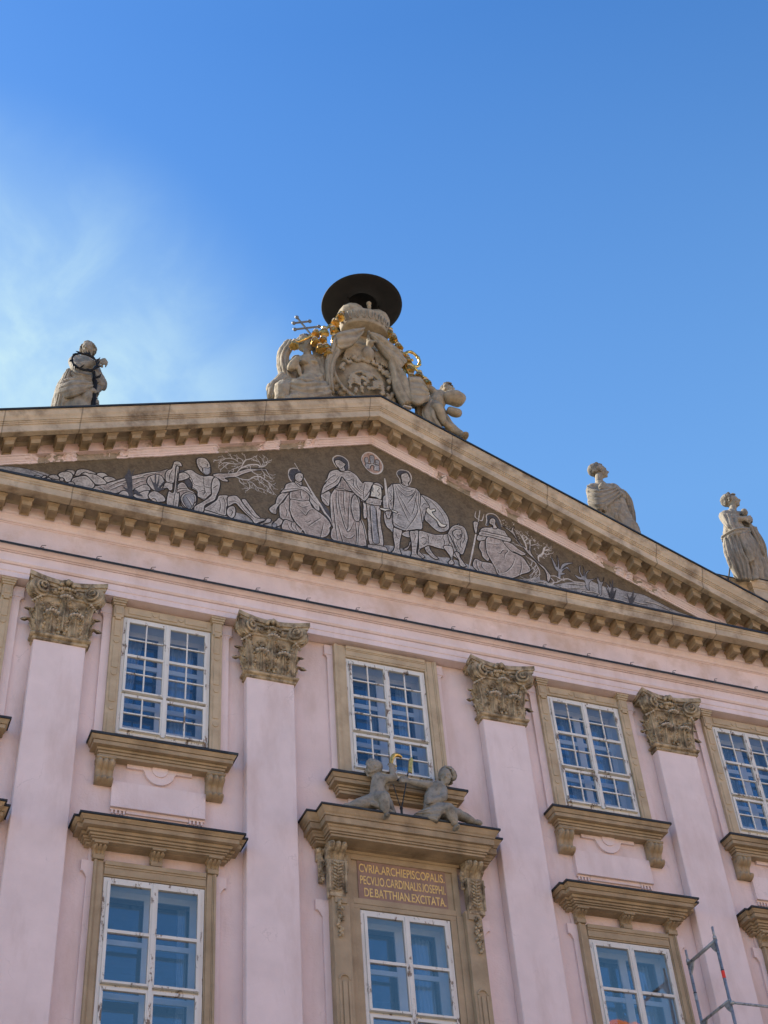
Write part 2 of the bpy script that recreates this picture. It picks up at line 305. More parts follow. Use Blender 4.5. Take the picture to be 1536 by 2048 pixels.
def empty(name, loc, label, cat, group=None):
    o = bpy.data.objects.new(name, None); COL.objects.link(o); o.location = loc; o['_at'] = tuple(loc)
    o['label'] = label; o['category'] = cat
    if group: o['group'] = group
    return o
def tag(o, label, cat, group=None):
    o['label'] = label; o['category'] = cat
    if group: o['group'] = group
    return o
def smooth_curve(P, n=5, closed=False):
    k = len(P)
    if k < 3: return list(P)
    out = []
    rng = range(k) if closed else range(k-1)
    for i in rng:
        g = (lambda j: P[j % k]) if closed else (lambda j: P[max(0, min(k-1, j))])
        p0, p1, p2, p3 = g(i-1), g(i), g(i+1), g(i+2)
        for t in [q/n for q in range(n)]:
            out.append(tuple(0.5*((2*b)+(-a+c)*t+(2*a-5*b+4*c-d)*t*t+(-a+3*b-3*c+d)*t**3) for a, b, c, d in zip(p0, p1, p2, p3)))
    if not closed: out.append(tuple(P[-1]))
    return out
def voxel(o, size, smooth=2):
    md = o.modifiers.new('r', 'REMESH'); md.mode = 'VOXEL'; md.voxel_size = size; md.use_smooth_shade = True
    if smooth:
        ms = o.modifiers.new('s', 'SMOOTH'); ms.factor = 0.5; ms.iterations = smooth
    dg = bpy.context.evaluated_depsgraph_get()
    me = bpy.data.meshes.new_from_object(o.evaluated_get(dg))
    old = o.data; mats = list(old.materials); o.modifiers.clear(); o.data = me
    me.materials.clear()
    for q in mats: me.materials.append(q)
    me.polygons.foreach_set('use_smooth', [True]*len(me.polygons))
    return o

MOS = """F7 0 0 -678,95 -668,96 -655,96 -643,93 -632,93 -624,87 -609,79 -588,76 -566,77 -534,74 -497,70 -452,68 -399,68 -398,48 -496,55 -587,66 -675,68
F0 1 0 -672,77 -667,84 -659,84 -655,79 -664,75 -670,75
F0 1 0 -656,82 -652,88 -646,86 -648,81 -654,79
F0 1 0 -644,89 -637,95 -629,95 -624,89 -626,85 -635,84 -641,85
F0 1 0 -653,78 -647,85 -640,84 -637,79 -644,73 -651,75
F0 2 0 -624,88 -619,92 -616,88 -618,83 -623,83
F0 2 0 -628,97 -624,104 -616,109 -607,110 -601,104 -602,93 -606,85 -613,84 -617,91 -623,91
F0 1 0 -615,111 -609,116 -600,116 -597,110 -601,104 -607,109
F0 1 0 -598,104 -596,116 -590,123 -578,126 -566,124 -559,121 -573,114 -584,114 -590,106
F0 2 0 -603,92 -599,98 -587,106 -578,109 -568,103 -560,92 -563,82 -577,76 -593,77 -601,84
F0 2 0 -586,111 -580,118 -573,117 -564,118 -555,116 -546,111 -538,102 -546,96 -559,93 -568,102 -576,110
F0 1 0 -559,119 -552,126 -543,126 -537,121 -544,116 -547,112
F0 1 0 -546,114 -539,120 -528,120 -522,115 -531,109 -538,104
F0 3 0 -610,81 -603,87 -597,85 -596,78 -604,75 -608,77
F1 1 0 -571,84 -553,92 -536,104 -513,121 -490,137 -465,152 -441,163 -426,173 -428,158 -431,145 -446,143 -461,136 -463,120 -476,113 -485,103 -492,96 -510,88 -525,80 -545,80 -563,80
D 1 0 -535,93 -518,110 -493,126 -466,140
D 1 0 -531,87 -514,102 -503,109
D 1 0 -489,112 -477,124 -466,130
D 1 0 -492,125 -479,133 -465,147 -446,157 -430,167
D 1 0 -524,91 -507,111 -500,115
F0 3 0 -515,83 -508,92 -499,91 -496,81 -505,77 -515,76
F0 2 0 -488,100 -481,109 -471,118 -462,119 -456,109 -466,102 -479,92
F0 3 0 -489,87 -479,94 -468,103 -459,106 -460,93 -458,86 -471,80 -484,81
F0 4 0 -461,94 -455,105 -446,108 -435,103 -428,95 -430,86 -445,81 -456,84
F0 2 0 -465,127 -463,140 -454,149 -441,153 -433,144 -432,131 -439,111 -452,110 -461,120
FD 5 0 -500,150 -495,138 -492,121 -491,106 -489,89 -486,102 -477,94 -470,88 -480,87 -488,91 -489,81 -496,80 -497,87 -504,95 -510,104 -500,99 -504,118 -507,127 -502,141
FD 5 0 -494,137 -491,150 -488,154 -491,146 -493,132
FD 5 0 -461,145 -454,132 -450,129 -451,149 -448,152 -447,127 -444,137 -443,155 -442,154 -442,131 -443,118 -434,136 -431,137 -439,119 -428,122 -442,109 -448,110 -452,120
D 6 0 -553,86 -547,85 -542,81 -534,81 -524,80
D 6 0 -454,84 -449,89 -443,81
F7 0 0 -437,80 -428,80 -415,78 -393,86 -375,83 -354,85 -323,84 -302,86 -290,99 -276,98 -264,95 -253,90 -240,87 -222,97 -204,91 -204,43 -287,60 -377,55 -436,58
F1 0 0 -339,184 -328,192 -314,196 -295,204 -281,214 -268,223 -256,226 -241,230 -232,233 -227,229 -241,226 -256,219 -267,212 -280,202 -290,193 -303,188 -314,182 -308,180 -307,175 -318,173 -326,177
B 1 30 -291,203 -283,218 -273,227 -264,234 -249,239 -241,236 -233,241 -228,248
B 1 20 -281,222 -277,235 -272,245 -264,250 -256,257
B 1 15 -272,245 -274,252
B 1 15 -277,235 -286,234 -294,239 -304,240 -313,236 -322,232 -330,227
B 1 12 -313,236 -321,228 -327,226
B 1 15 -281,232 -294,227 -307,226 -316,224 -322,217
B 1 12 -307,226 -313,218 -319,208
B 1 12 -280,228 -291,217 -298,212 -302,207
B 1 12 -264,234 -262,222 -257,215 -252,212
B 1 12 -241,236 -244,247 -248,253
B 1 12 -241,236 -236,248 -235,259
B 1 12 -236,248 -230,252 -226,255
B 1 12 -244,247 -249,248
B 1 12 -277,235 -280,243 -286,247
B 1 12 -294,239 -299,243
B 1 12 -241,229 -236,222 -230,215 -224,213
B 1 12 -236,222 -235,213
B 1 12 -232,232 -228,224 -225,218
B 1 22 -294,193 -281,190 -267,192 -256,203 -244,208 -235,203 -225,197 -217,189
B 1 14 -267,192 -257,185 -249,177 -240,176 -230,173
B 1 12 -286,191 -284,182 -278,177 -273,174
B 1 12 -270,188 -265,181 -264,171 -267,166
B 1 12 -256,186 -253,176
B 1 12 -249,206 -245,195 -237,189 -229,185 -224,176
B 1 12 -235,203 -240,195
B 1 12 -225,197 -224,187 -218,176
B 1 12 -229,192 -221,194
B 1 12 -259,191 -253,196
FD 1 0 -412,146 -395,151 -385,137 -367,144 -370,179 -404,177 -416,157
F0 2 0 -429,140 -431,154 -428,168 -420,176 -417,188 -415,196 -407,200 -401,196 -399,188 -405,186 -406,175 -411,167 -413,141 -423,138
D 2 0 -423,142 -422,159 -416,176
D 2 0 -417,188 -409,191 -402,190
D 2 0 -414,193 -406,195
F0 2 0 -439,115 -435,128 -426,139 -416,140 -415,128 -416,120 -422,118 -426,123 -433,115
F1 1 0 -407,114 -409,130 -401,145 -392,145 -384,133 -374,128 -368,118 -368,101 -378,80 -387,80 -396,85 -401,100
D 1 0 -408,122 -399,130 -388,132
D 1 0 -405,118 -394,126 -385,128
F0 3 0 -399,100 -397,113 -388,123 -378,125 -370,119 -369,105 -374,96 -376,83 -387,82 -394,88
FG 4 0 -395,102 -392,113 -386,119 -377,121 -373,116 -372,104 -375,93 -382,81 -390,89
D 4 0 -389,111 -381,98 -376,87
D 4 0 -383,115 -375,105
F0 4 0 -426,85 -424,111 -421,116 -413,118 -411,182 -405,184 -405,168 -407,117 -402,117 -403,79 -410,76 -421,74
D 4 0 -407,180 -409,130 -413,79
F0 3 0 -396,173 -388,182 -379,184 -370,178 -356,175 -344,180 -334,180 -326,174 -324,166 -327,142 -340,132 -346,124 -354,113 -367,118 -368,130 -375,134 -379,135 -378,147 -386,162
D 3 0 -396,171 -388,169 -380,161 -375,148 -364,146 -355,150
D 3 0 -356,175 -355,150 -349,148 -341,149
D 3 0 -378,139 -372,136 -367,133
D 3 0 -376,132 -370,128
D 3 0 -368,118 -358,116 -351,118
D 3 0 -354,146 -353,134 -356,125
D 3 0 -361,132 -357,137 -352,135 -350,128
D 3 0 -368,177 -358,170
D 3 0 -370,171 -359,164
D 3 0 -371,164 -358,157
F0 4 0 -407,164 -397,173 -388,171 -383,164 -390,156 -400,149 -407,147
D 4 0 -404,160 -396,167
F0 4 0 -339,169 -334,179 -327,175 -323,164 -325,146 -330,129 -333,118 -342,109 -352,98 -354,83 -363,77 -372,78 -373,88 -369,95 -360,104 -353,112 -345,122 -340,132 -341,150
D 4 0 -339,147 -334,152 -328,160
D 4 0 -352,98 -342,107 -333,116
D 4 0 -367,94 -370,81
D 4 0 -362,94 -364,80
D 4 0 -358,93 -359,81
F0 4 0 -372,214 -366,222 -355,224 -347,216 -343,204 -342,189 -346,181 -353,178 -359,182 -365,189 -370,200
FG 5 0 -359,193 -355,198 -348,198 -344,202 -344,189 -348,181 -354,180 -358,185
D 5 0 -360,210 -353,209
D 5 0 -352,208 -349,209 -350,202
D 5 0 -367,201 -359,195 -358,185
F0 3 0 -354,89 -342,105 -330,120 -326,132 -315,137 -307,137 -302,128 -307,115 -310,104 -311,85 -323,84 -340,87
D 3 0 -318,132 -313,117 -314,88
D 3 0 -324,122 -322,106 -324,90
D 3 0 -342,91 -330,110
D 3 0 -333,95 -326,85
F0 2 0 -354,87 -342,87 -323,84 -308,84 -310,78 -323,76 -342,79 -355,81
F0 2 0 -307,107 -296,114 -292,105 -293,90 -299,81 -307,85 -310,94
D 2 0 -302,104 -298,97 -302,86
F0 4 0 -309,131 -303,138 -292,142 -284,136 -279,127 -268,112 -258,100 -250,95 -236,98 -233,94 -244,86 -254,79 -261,89 -273,100 -285,113 -293,121 -302,113 -308,110
D 4 0 -306,123 -295,127 -290,126
D 4 0 -285,123 -272,105 -256,91
F0 3 0 -281,135 -273,138 -267,130 -259,118 -250,105 -242,97 -250,93 -259,100 -268,114 -276,124
F0 3 0 -233,94 -230,100 -222,101 -223,92 -234,85 -241,78 -247,80 -239,87
F0 1 0 -220,86 -218,93 -212,100 -206,109 -199,107 -198,100 -202,91 -213,81 -218,80
FG 2 0 -220,86 -217,92 -212,92 -210,86 -214,81 -218,80
F1 1 0 -205,141 -196,154 -184,180 -178,173 -180,145 -181,120 -175,106 -190,108 -203,108
D 1 0 -194,143 -189,128 -192,114
D 1 0 -200,128 -195,113
F1 1 0 -200,95 -194,107 -181,109 -171,105 -160,93 -154,81 -167,77 -182,77 -196,77 -201,84
D 1 0 -179,107 -181,96 -177,87 -169,82
D 1 0 -189,101 -186,89 -180,82 -169,80
D 1 0 -171,102 -172,92 -167,82
F0 2 0 -195,180 -186,182 -184,180 -190,169 -198,153 -207,137 -210,128 -210,120 -212,116 -218,116 -222,118 -226,126 -220,136 -213,144 -211,155 -206,168
D 2 0 -218,129 -217,119
D 2 0 -213,128 -213,120
F1 2 0 -183,165 -182,186 -173,198 -158,205 -147,204 -140,191 -143,172 -158,166 -174,166
D 2 0 -177,185 -176,168
D 2 0 -173,183 -167,170
D 2 0 -159,196 -160,184 -157,171
D 2 0 -147,185 -151,173
F0 3 0 -203,174 -198,184 -193,192 -191,201 -183,209 -174,213 -164,211 -157,208 -146,208 -140,198 -134,189 -126,180 -122,164 -122,150 -131,153 -137,163 -142,171 -142,187 -156,197 -169,192 -185,182 -197,177
D 3 0 -200,184 -182,192 -160,200
D 3 0 -198,177 -180,187 -162,195
D 3 0 -172,212 -164,204 -159,202
D 3 0 -142,187 -134,175 -122,161
D 3 0 -153,203 -140,193 -130,184
F1 3 0 -182,164 -169,166 -156,167 -143,172 -137,157 -131,152 -120,145 -111,138 -102,127 -99,116 -102,111 -102,101 -108,88 -121,79 -140,75 -154,80 -160,90 -171,102 -180,120 -184,137 -183,151
D 3 0 -183,162 -184,138 -180,120 -171,104 -160,93
D 3 0 -169,144 -160,139 -153,130 -149,133 -145,142 -138,149 -131,150
D 3 0 -167,154 -157,150 -144,157
D 3 0 -119,133 -130,122 -147,103
D 3 0 -141,119 -147,113 -154,114
D 3 0 -115,120 -119,99 -123,80
D 3 0 -161,81 -158,89 -154,81
D 3 0 -170,161 -163,157
F0 3 0 -172,215 -168,220 -157,219 -158,207 -166,208
FD 4 0 -184,233 -180,244 -172,250 -163,251 -157,245 -168,238 -172,226 -175,213 -180,218 -183,226
F0 5 0 -171,232 -167,239 -160,243 -154,240 -154,232 -156,223 -162,216 -168,218 -171,222
D 5 0 -166,235 -162,235
D 5 0 -159,236 -157,231 -159,229
D 5 0 -161,224 -157,225
L 4 20 -185,231 -182,245 -173,252 -165,253
L 4 20 -185,231 -182,219 -178,213
L 4 35 -171,267 -161,247
L 4 35 -152,231 -143,211 -134,192 -125,176 -118,163 -111,148 -101,134 -93,109
FD 0 0 -130,190 -119,176 -107,166 -98,147 -97,127 -110,140 -120,156
F0 2 0 -118,195 -110,203 -100,211 -96,202 -99,184 -101,170 -109,170 -116,179
D 2 0 -118,189 -110,184 -104,173
D 2 0 -113,196 -107,189
D 2 0 -116,179 -110,174
F1 3 0 -98,187 -96,201 -87,222 -79,230 -62,232 -51,224 -38,213 -34,203 -34,179 -36,151 -32,139 -28,118 -27,86 -30,83 -46,77 -63,74 -78,77 -87,77 -101,85 -100,105 -96,116 -99,139
F0 4 0 -55,180 -52,204 -45,217 -39,207 -36,185 -37,157 -40,145 -49,145 -53,159
D 4 0 -93,189 -92,155 -90,114 -88,82
D 4 0 -80,221 -81,187 -77,153 -70,120 -65,110 -58,120 -50,142
D 4 0 -68,220 -70,187 -68,155
D 4 0 -55,220 -58,193 -61,164 -63,138 -65,118 -70,120 -76,146 -80,180
D 4 0 -87,222 -96,204 -99,187 -99,139 -95,113
D 4 0 -76,99 -69,93 -58,96 -51,106
D 4 0 -48,140 -47,112 -50,79
D 4 0 -39,145 -43,114 -46,80
D 4 0 -36,151 -31,131 -28,98
D 4 0 -85,123 -80,96 -76,77
D 4 0 -74,214 -75,188
D 4 0 -84,214 -86,185 -84,150
D 4 0 -62,221 -64,192
F1 4 0 -28,209 -23,212 -21,182 -22,161 -28,155 -30,166
D 4 0 -34,207 -28,193 -30,173
F1 4 0 -85,226 -80,233 -72,259 -65,250 -56,239 -48,225 -58,223 -69,225 -80,224
D 5 0 -72,253 -75,231
D 5 0 -69,251 -69,227
D 5 0 -66,246 -62,232
F1 4 0 -84,224 -78,228 -66,227 -51,225 -47,221 -67,221 -85,218
F0 5 0 -117,197 -112,220 -106,231 -104,240 -98,262 -90,271 -79,276 -71,272 -57,281 -46,278 -37,271 -29,258 -25,255 -22,259 -10,263 0,262 -6,252 -10,239 -13,223 -20,209 -26,204 -34,210 -45,219 -52,228 -61,244 -70,259 -74,246 -82,232 -92,221 -105,208
D 5 0 -112,212 -100,226 -86,240 -74,261
D 5 0 -92,221 -79,236 -72,259
D 5 0 -106,232 -94,250 -83,261
D 5 0 -68,258 -59,245 -46,231 -34,219 -26,218
D 5 0 -45,261 -46,243 -38,231 -27,223
D 5 0 -39,263 -39,245 -33,232 -24,228
D 5 0 -34,233 -25,254
D 5 0 -20,257 -25,232 -26,210
D 5 0 -6,252 -16,228 -26,212
D 5 0 -65,255 -56,252 -47,260
D 5 0 -76,263 -67,265
D 5 0 -71,272 -60,273 -50,277
FD 5 0 -87,302 -80,311 -71,316 -62,314 -56,307 -55,293 -58,281 -63,282 -63,294 -70,304 -79,304 -84,300
F0 6 0 -84,300 -76,305 -70,304 -63,299 -60,297 -64,288 -62,280 -66,275 -74,276 -77,282 -82,288
D 6 0 -82,296 -78,295
D 6 0 -76,295 -71,294
D 6 0 -78,285 -75,284
D 6 0 -76,281 -71,281 -65,289
L 5 22 -80,281 -85,290 -88,300 -86,309 -79,316 -69,318 -59,313 -54,304 -54,283
F2 2 0 -23,315 -24,326 -18,340 -9,348 2,349 13,340 21,326 22,312 17,299 8,291 -2,290 -12,296 -19,306
FG 3 0 -17,302 -15,316 -12,316 -6,316 -3,335 2,337 3,319 9,319 14,318 14,302 10,300 2,302 2,311 -3,311 -7,301
FG 4 0 -17,316 -17,329 -10,332 -10,317
FG 4 0 -5,318 -5,339 4,342 3,320
FG 4 0 6,318 8,332 15,331 14,318
D 5 0 -17,331 -9,333
D 5 0 -5,340 4,343
D 5 0 8,332 16,332
D 5 0 -4,335 -5,320
D 5 0 -16,327 -16,318
FD 4 0 -3,325 -1,328 0,326 -2,323
D 4 0 -6,301 -5,309 0,313 3,310 2,299 12,300
D 4 0 -15,318 -5,316 4,318 14,318
L 3 25 -23,315 -24,326 -18,340 -9,348 2,349 13,340 21,326 22,312 17,299 8,291 -2,290 -12,296 -19,306 -23,315
F0 2 0 -22,198 8,199 7,155 8,92 -21,91 -21,147
FG 3 0 -14,192 -2,192 -2,139 0,100 -14,99 -14,149
D 3 0 -13,195 -14,149 -13,94
D 3 0 0,194 0,146 1,98
F0 4 0 -24,204 -15,216 13,219 12,209 8,201 -24,199
D 4 0 -23,203 9,205
FW 5 0 -11,224 -4,255 3,262 14,258 13,221 0,222 -11,221
D 6 0 3,256 1,222
D 6 0 -5,249 -4,244 -6,237 -2,234
D 6 0 -7,228 -2,227
D 6 0 6,251 10,249 5,240 10,235 5,226
F0 6 0 -3,259 6,265 14,262 19,256 17,248 14,255 7,257
F0 4 0 -24,89 8,92 15,88 14,77 -20,76
D 4 0 -21,88 8,89
F7 0 0 -134,77 -107,83 -86,76 -59,73 -43,75 -25,87 13,94 34,98 31,65 -60,55 -134,48
L 6 45 24,282 25,246 25,198
F3 2 0 16,225 22,235 28,236 39,223 37,179 32,137 25,142 19,147 15,162 15,187
F3 4 0 28,254 34,264 41,272 42,253 38,217 36,196 29,198 27,223 28,240
D 4 0 30,250 37,230 30,218 36,208
D 4 0 28,228 33,221 34,207
F3 2 0 101,257 111,260 124,255 139,246 151,229 159,212 160,196 158,180 148,169 134,165 122,172 112,183 105,192 102,226
D 2 0 109,255 123,248 135,234 146,216 152,194
FW 4 0 112,223 118,227 120,223 130,227 132,223 129,219 124,216 128,208 136,198 143,189 152,190 152,186 147,181 139,179 134,182 132,193 122,203 111,213
D 4 0 132,194 137,181 148,179
F3 3 0 101,256 107,254 113,244 119,231 112,219 107,205 103,189 99,182 96,196
D 3 0 102,226 109,237 118,232
D 3 0 100,214 103,204 101,189
F3 5 0 41,270 47,274 60,278 71,274 83,274 92,274 99,267 101,255 98,211 98,165 85,158 70,151 59,147 46,149 33,157 35,193 40,223 42,253
D 5 0 47,271 51,261 61,250 71,245 84,255 93,273
D 5 0 51,273 61,263 75,260 87,269
D 5 0 57,277 65,270 78,271
D 5 0 46,262 50,233 58,207 66,182 70,174
D 5 0 50,246 60,226 68,205 76,189
D 5 0 93,268 83,247 70,225
D 5 0 94,265 90,238 92,215 85,194 74,173 59,148
D 5 0 98,265 96,232 98,203 98,182
D 5 0 90,246 84,218 76,193
D 5 0 34,164 46,156 57,155
D 5 0 34,157 39,223
D 5 0 60,157 63,172
D 5 0 45,176 47,188 53,186
FD 5 0 53,306 58,315 69,319 78,318 82,308 79,310 72,313 66,309 62,298 58,301 55,302
F0 5 0 62,304 66,309 75,313 80,308 82,298 80,289 76,284 78,277 71,274 62,277 62,289 61,294
D 6 0 68,304 74,304
D 6 0 77,304 81,303
D 6 0 73,289 78,289
D 6 0 76,300 79,295
D 6 0 63,284 65,279 69,276
L 4 22 58,280 58,290 53,301 55,311 62,318 73,320 81,317 85,306 83,292 79,282 80,277
FW 6 0 8,195 20,196 29,197 45,195 43,190 32,192 24,190 17,189 8,191
F0 6 0 18,187 26,193 33,194 31,183 27,171 22,170 20,177
D 6 0 19,184 28,178
D 6 0 25,190 30,184
F0 4 0 32,138 34,149 44,147 52,145 48,126 44,106 43,92 45,81 36,77 19,77 27,85 32,100 31,121
D 4 0 38,137 40,124 46,120
D 4 0 32,116 45,113
D 4 0 32,108 44,106
D 4 0 33,100 44,114
D 4 0 32,94 44,95
F0 4 0 68,147 77,152 88,155 85,129 81,107 79,93 85,86 94,78 88,75 78,78 65,79 68,93 69,118
D 4 0 69,118 83,119
D 4 0 69,107 82,113
D 4 0 69,99 81,105
D 4 0 77,148 80,138 76,125
D 4 0 67,86 81,88
F3 1 0 50,139 68,150 69,133 60,131 51,134
F0 1 0 66,120 69,118 64,104 57,95 50,96 54,100 62,108
F7 0 0 8,96 24,99 46,98 68,96 90,96 124,95 147,100 173,97 169,62 98,64 6,67
F0 3 0 88,152 96,157 107,156 124,155 138,159 149,163 159,173 166,189 175,195 184,194 174,104 161,106 152,104 142,118 126,119 108,121 98,114 89,107 86,98 96,88 89,83 80,88 85,114
F0 2 0 98,114 108,121 110,112 117,99 125,93 123,88 114,89 105,97 99,105
D 3 0 107,153 109,143 108,125
D 3 0 92,135 99,141 103,138
D 3 0 93,123 97,121 102,127
D 3 0 118,145 114,133
D 3 0 124,142 121,132
D 3 0 130,141 127,131
D 3 0 146,163 141,151 144,141 141,129 142,118
D 3 0 152,163 155,144 151,129 160,114
F0 5 0 162,184 171,193 180,196 192,194 197,182 198,164 193,147 187,129 181,116 175,116 170,120 167,128 162,145 158,160 153,166
F0 6 0 164,171 171,180 179,184 185,182 185,170 180,159 172,156 167,160
FG 7 0 173,169 177,165 183,172 180,163 175,161
D 7 0 170,174 173,175
D 7 0 179,175 184,177
D 7 0 168,156 174,154 182,160
D 6 0 164,169 164,148 168,133 172,123
D 6 0 169,147 172,134 176,126
D 6 0 182,155 178,140 183,132
D 6 0 190,178 190,162 184,147
D 6 0 193,172 192,155
D 6 0 152,163 154,145 159,135 161,118
D 6 0 168,186 178,190 187,187
F0 4 0 139,125 147,132 160,131 161,118 157,99 159,86 149,81 146,87 153,98 147,112
F0 5 0 164,119 174,119 174,108 180,96 185,86 177,82 170,86 170,97 165,110
D 5 0 150,86 151,80
D 5 0 178,90 181,84
L 2 30 224,206 213,163 201,119 190,80
L 2 20 236,254 232,237 227,216
L 2 20 226,248 222,232 228,226 237,225 244,245
F0 3 0 216,215 225,218 228,213 225,205 221,187 217,182 215,197
D 3 0 218,207 226,210
F7 0 0 125,97 147,94 175,97 197,91 211,86 266,80 304,80 352,102 347,67 282,62 172,67 118,75
F1 2 0 200,96 206,111 212,113 223,109 238,110 249,107 258,89 255,79 234,77 215,77 203,86
D 2 0 210,110 210,92 215,78
D 2 0 217,110 217,94
D 2 0 223,107 221,93 233,82
F1 2 0 226,165 239,175 246,159 239,115 226,121 224,134 220,147
D 2 0 236,172 231,132
F0 3 0 220,177 226,183 242,183 247,180 236,170 222,164 218,168
F1 4 0 237,163 241,178 254,186 277,185 279,174 294,155 305,151 319,145 327,131 333,115 327,106 308,95 295,85 277,76 262,74 253,83 250,98 243,116 236,137
D 4 0 239,162 255,164 276,170
D 4 0 251,181 251,169
D 4 0 259,180 257,167
D 4 0 260,145 267,141 276,153 286,154 278,142 274,127
D 4 0 273,118 284,125
D 4 0 300,138 290,115 274,95 262,90
D 4 0 314,140 311,114 304,94
D 4 0 250,100 252,87 259,80
D 4 0 251,96 257,93 257,82
F1 3 0 280,179 299,177 314,165 329,157 318,150 301,155 291,152 280,165
F0 4 0 231,199 239,206 251,209 265,215 276,211 286,209 290,201 296,188 296,181 277,188 252,190 229,191
F0 5 0 224,185 232,194 253,194 278,194 297,192 296,181 280,180 253,182 228,180
D 5 0 231,187 262,188 292,187
D 4 0 245,203 247,194
D 4 0 278,209 278,198
FD 3 0 248,227 249,239 260,247 271,245 277,235 280,215 276,209 272,222 268,235 258,240 253,226 251,214 246,212
F0 5 0 253,226 258,236 266,238 269,231 267,222 270,212 260,208 260,217 254,219
D 6 0 256,232 258,231
D 6 0 261,232 264,232
D 6 0 257,223 261,223
L 4 20 247,213 244,214 248,227 249,242 258,250 270,250 278,240 282,222
F1 1 0 279,225 282,224 289,222 298,218 302,215 306,224 312,228 308,218 312,203 315,191 321,180 331,174 337,169 340,185 344,186 341,170 342,161 347,152 356,140 366,132 373,121 378,109 370,91 367,96 368,113 364,125 352,137 343,149 332,161 324,174 316,185 308,200 302,209 289,219
B 2 30 332,170 331,187 327,199 323,209
B 2 20 331,193 338,202 335,205
B 2 30 342,183 343,197 347,200
B 2 20 343,184 351,188 355,191
B 2 35 356,144 357,157 368,168 374,183 378,189
B 2 20 372,178 381,182 386,186
B 2 20 369,170 379,169 387,173
B 2 15 324,174 315,176 308,178
B 2 15 319,205 316,211
B 2 12 317,179 314,184
P 2 0 292,240 296,234 312,234 314,219 314,211 321,219 328,217 337,217 340,213 330,206 339,204 317,203 319,195 335,192 331,187 340,202 351,203 356,200 359,192 359,184 354,173 362,180 367,188 363,193 377,195 383,194 387,189 390,183 386,171 387,165 376,162 369,156 367,162 353,164 351,177 352,197 311,238 297,228 302,223 293,225 374,166 380,176 284,238 289,232 340,222 349,209
L 2 22 372,108 388,112 401,107 418,112 432,108 449,110 459,107
B 2 20 377,93 388,95 401,105
B 2 20 376,105 383,94 372,85
F7 0 0 294,80 331,91 360,94 384,88 414,102 441,111 460,113 474,121 488,116 506,112 524,114 541,116 528,53 430,50 291,59
D 1 0 338,81 355,87 368,82 364,75 353,76 346,79
D 1 0 384,88 394,84 412,84 430,89 453,93
D 1 0 412,97 430,100 453,103
D 1 0 441,77 448,87 459,86 474,89 484,86 472,79 463,78
D 1 0 472,110 487,109
FG 2 0 394,111 397,125 391,134 387,165 394,150 397,138 401,151 402,173 404,156 402,134 410,149 422,157 439,161 421,150 408,136 422,146 427,132 420,141 406,127 415,125 403,118 400,109
FG 2 0 457,117 444,118 435,128 446,125 451,126 448,138 451,154 455,157 451,141 456,129 460,147 460,160 462,146 460,130 465,142 476,151 466,138 464,125 473,125 487,131 468,115 464,93 457,98
FG 2 0 489,114 488,127 492,136 495,124 501,126 507,140 502,124 496,110 492,90 486,86
FG 2 0 511,109 508,125 514,116 517,115 519,132 521,116 530,114 522,95 515,85 510,86
L 2 12 323,157 332,146 344,141 349,130 353,118 351,105 342,94 330,89
L 2 10 327,149 339,144 337,130 327,124
L 2 10 335,143 348,136 341,123 331,114
L 2 10 328,141 333,130 340,119 342,107
L 2 10 340,140 336,126 345,116 350,113
L 2 10 348,133 340,114 332,98
L 2 10 352,122 342,105 335,94
L 2 10 326,96 339,110 352,126
B 2 12 304,91 318,86 334,92 347,104
B 2 20 312,82 320,79 326,84
FG 0 0 521,115 554,113 595,114 626,103 665,89 706,82 747,75 660,64 577,68 512,70
FD 2 0 509,89 505,120 513,99 528,140 523,106 531,112 518,81
FD 2 0 555,81 555,109 560,96 574,121 569,98 578,110 564,83
D 1 0 591,94 624,93 655,82
D 1 0 542,96 577,86 602,88
D 1 0 498,81 539,82 578,73
FG 0 0 -812,59 -730,88 -702,94 -679,95 -655,90 -640,84 -654,49 -726,52 -810,43
F7 0 0 -730,80 -696,90 -661,88 -640,86 -632,64 -727,60"""
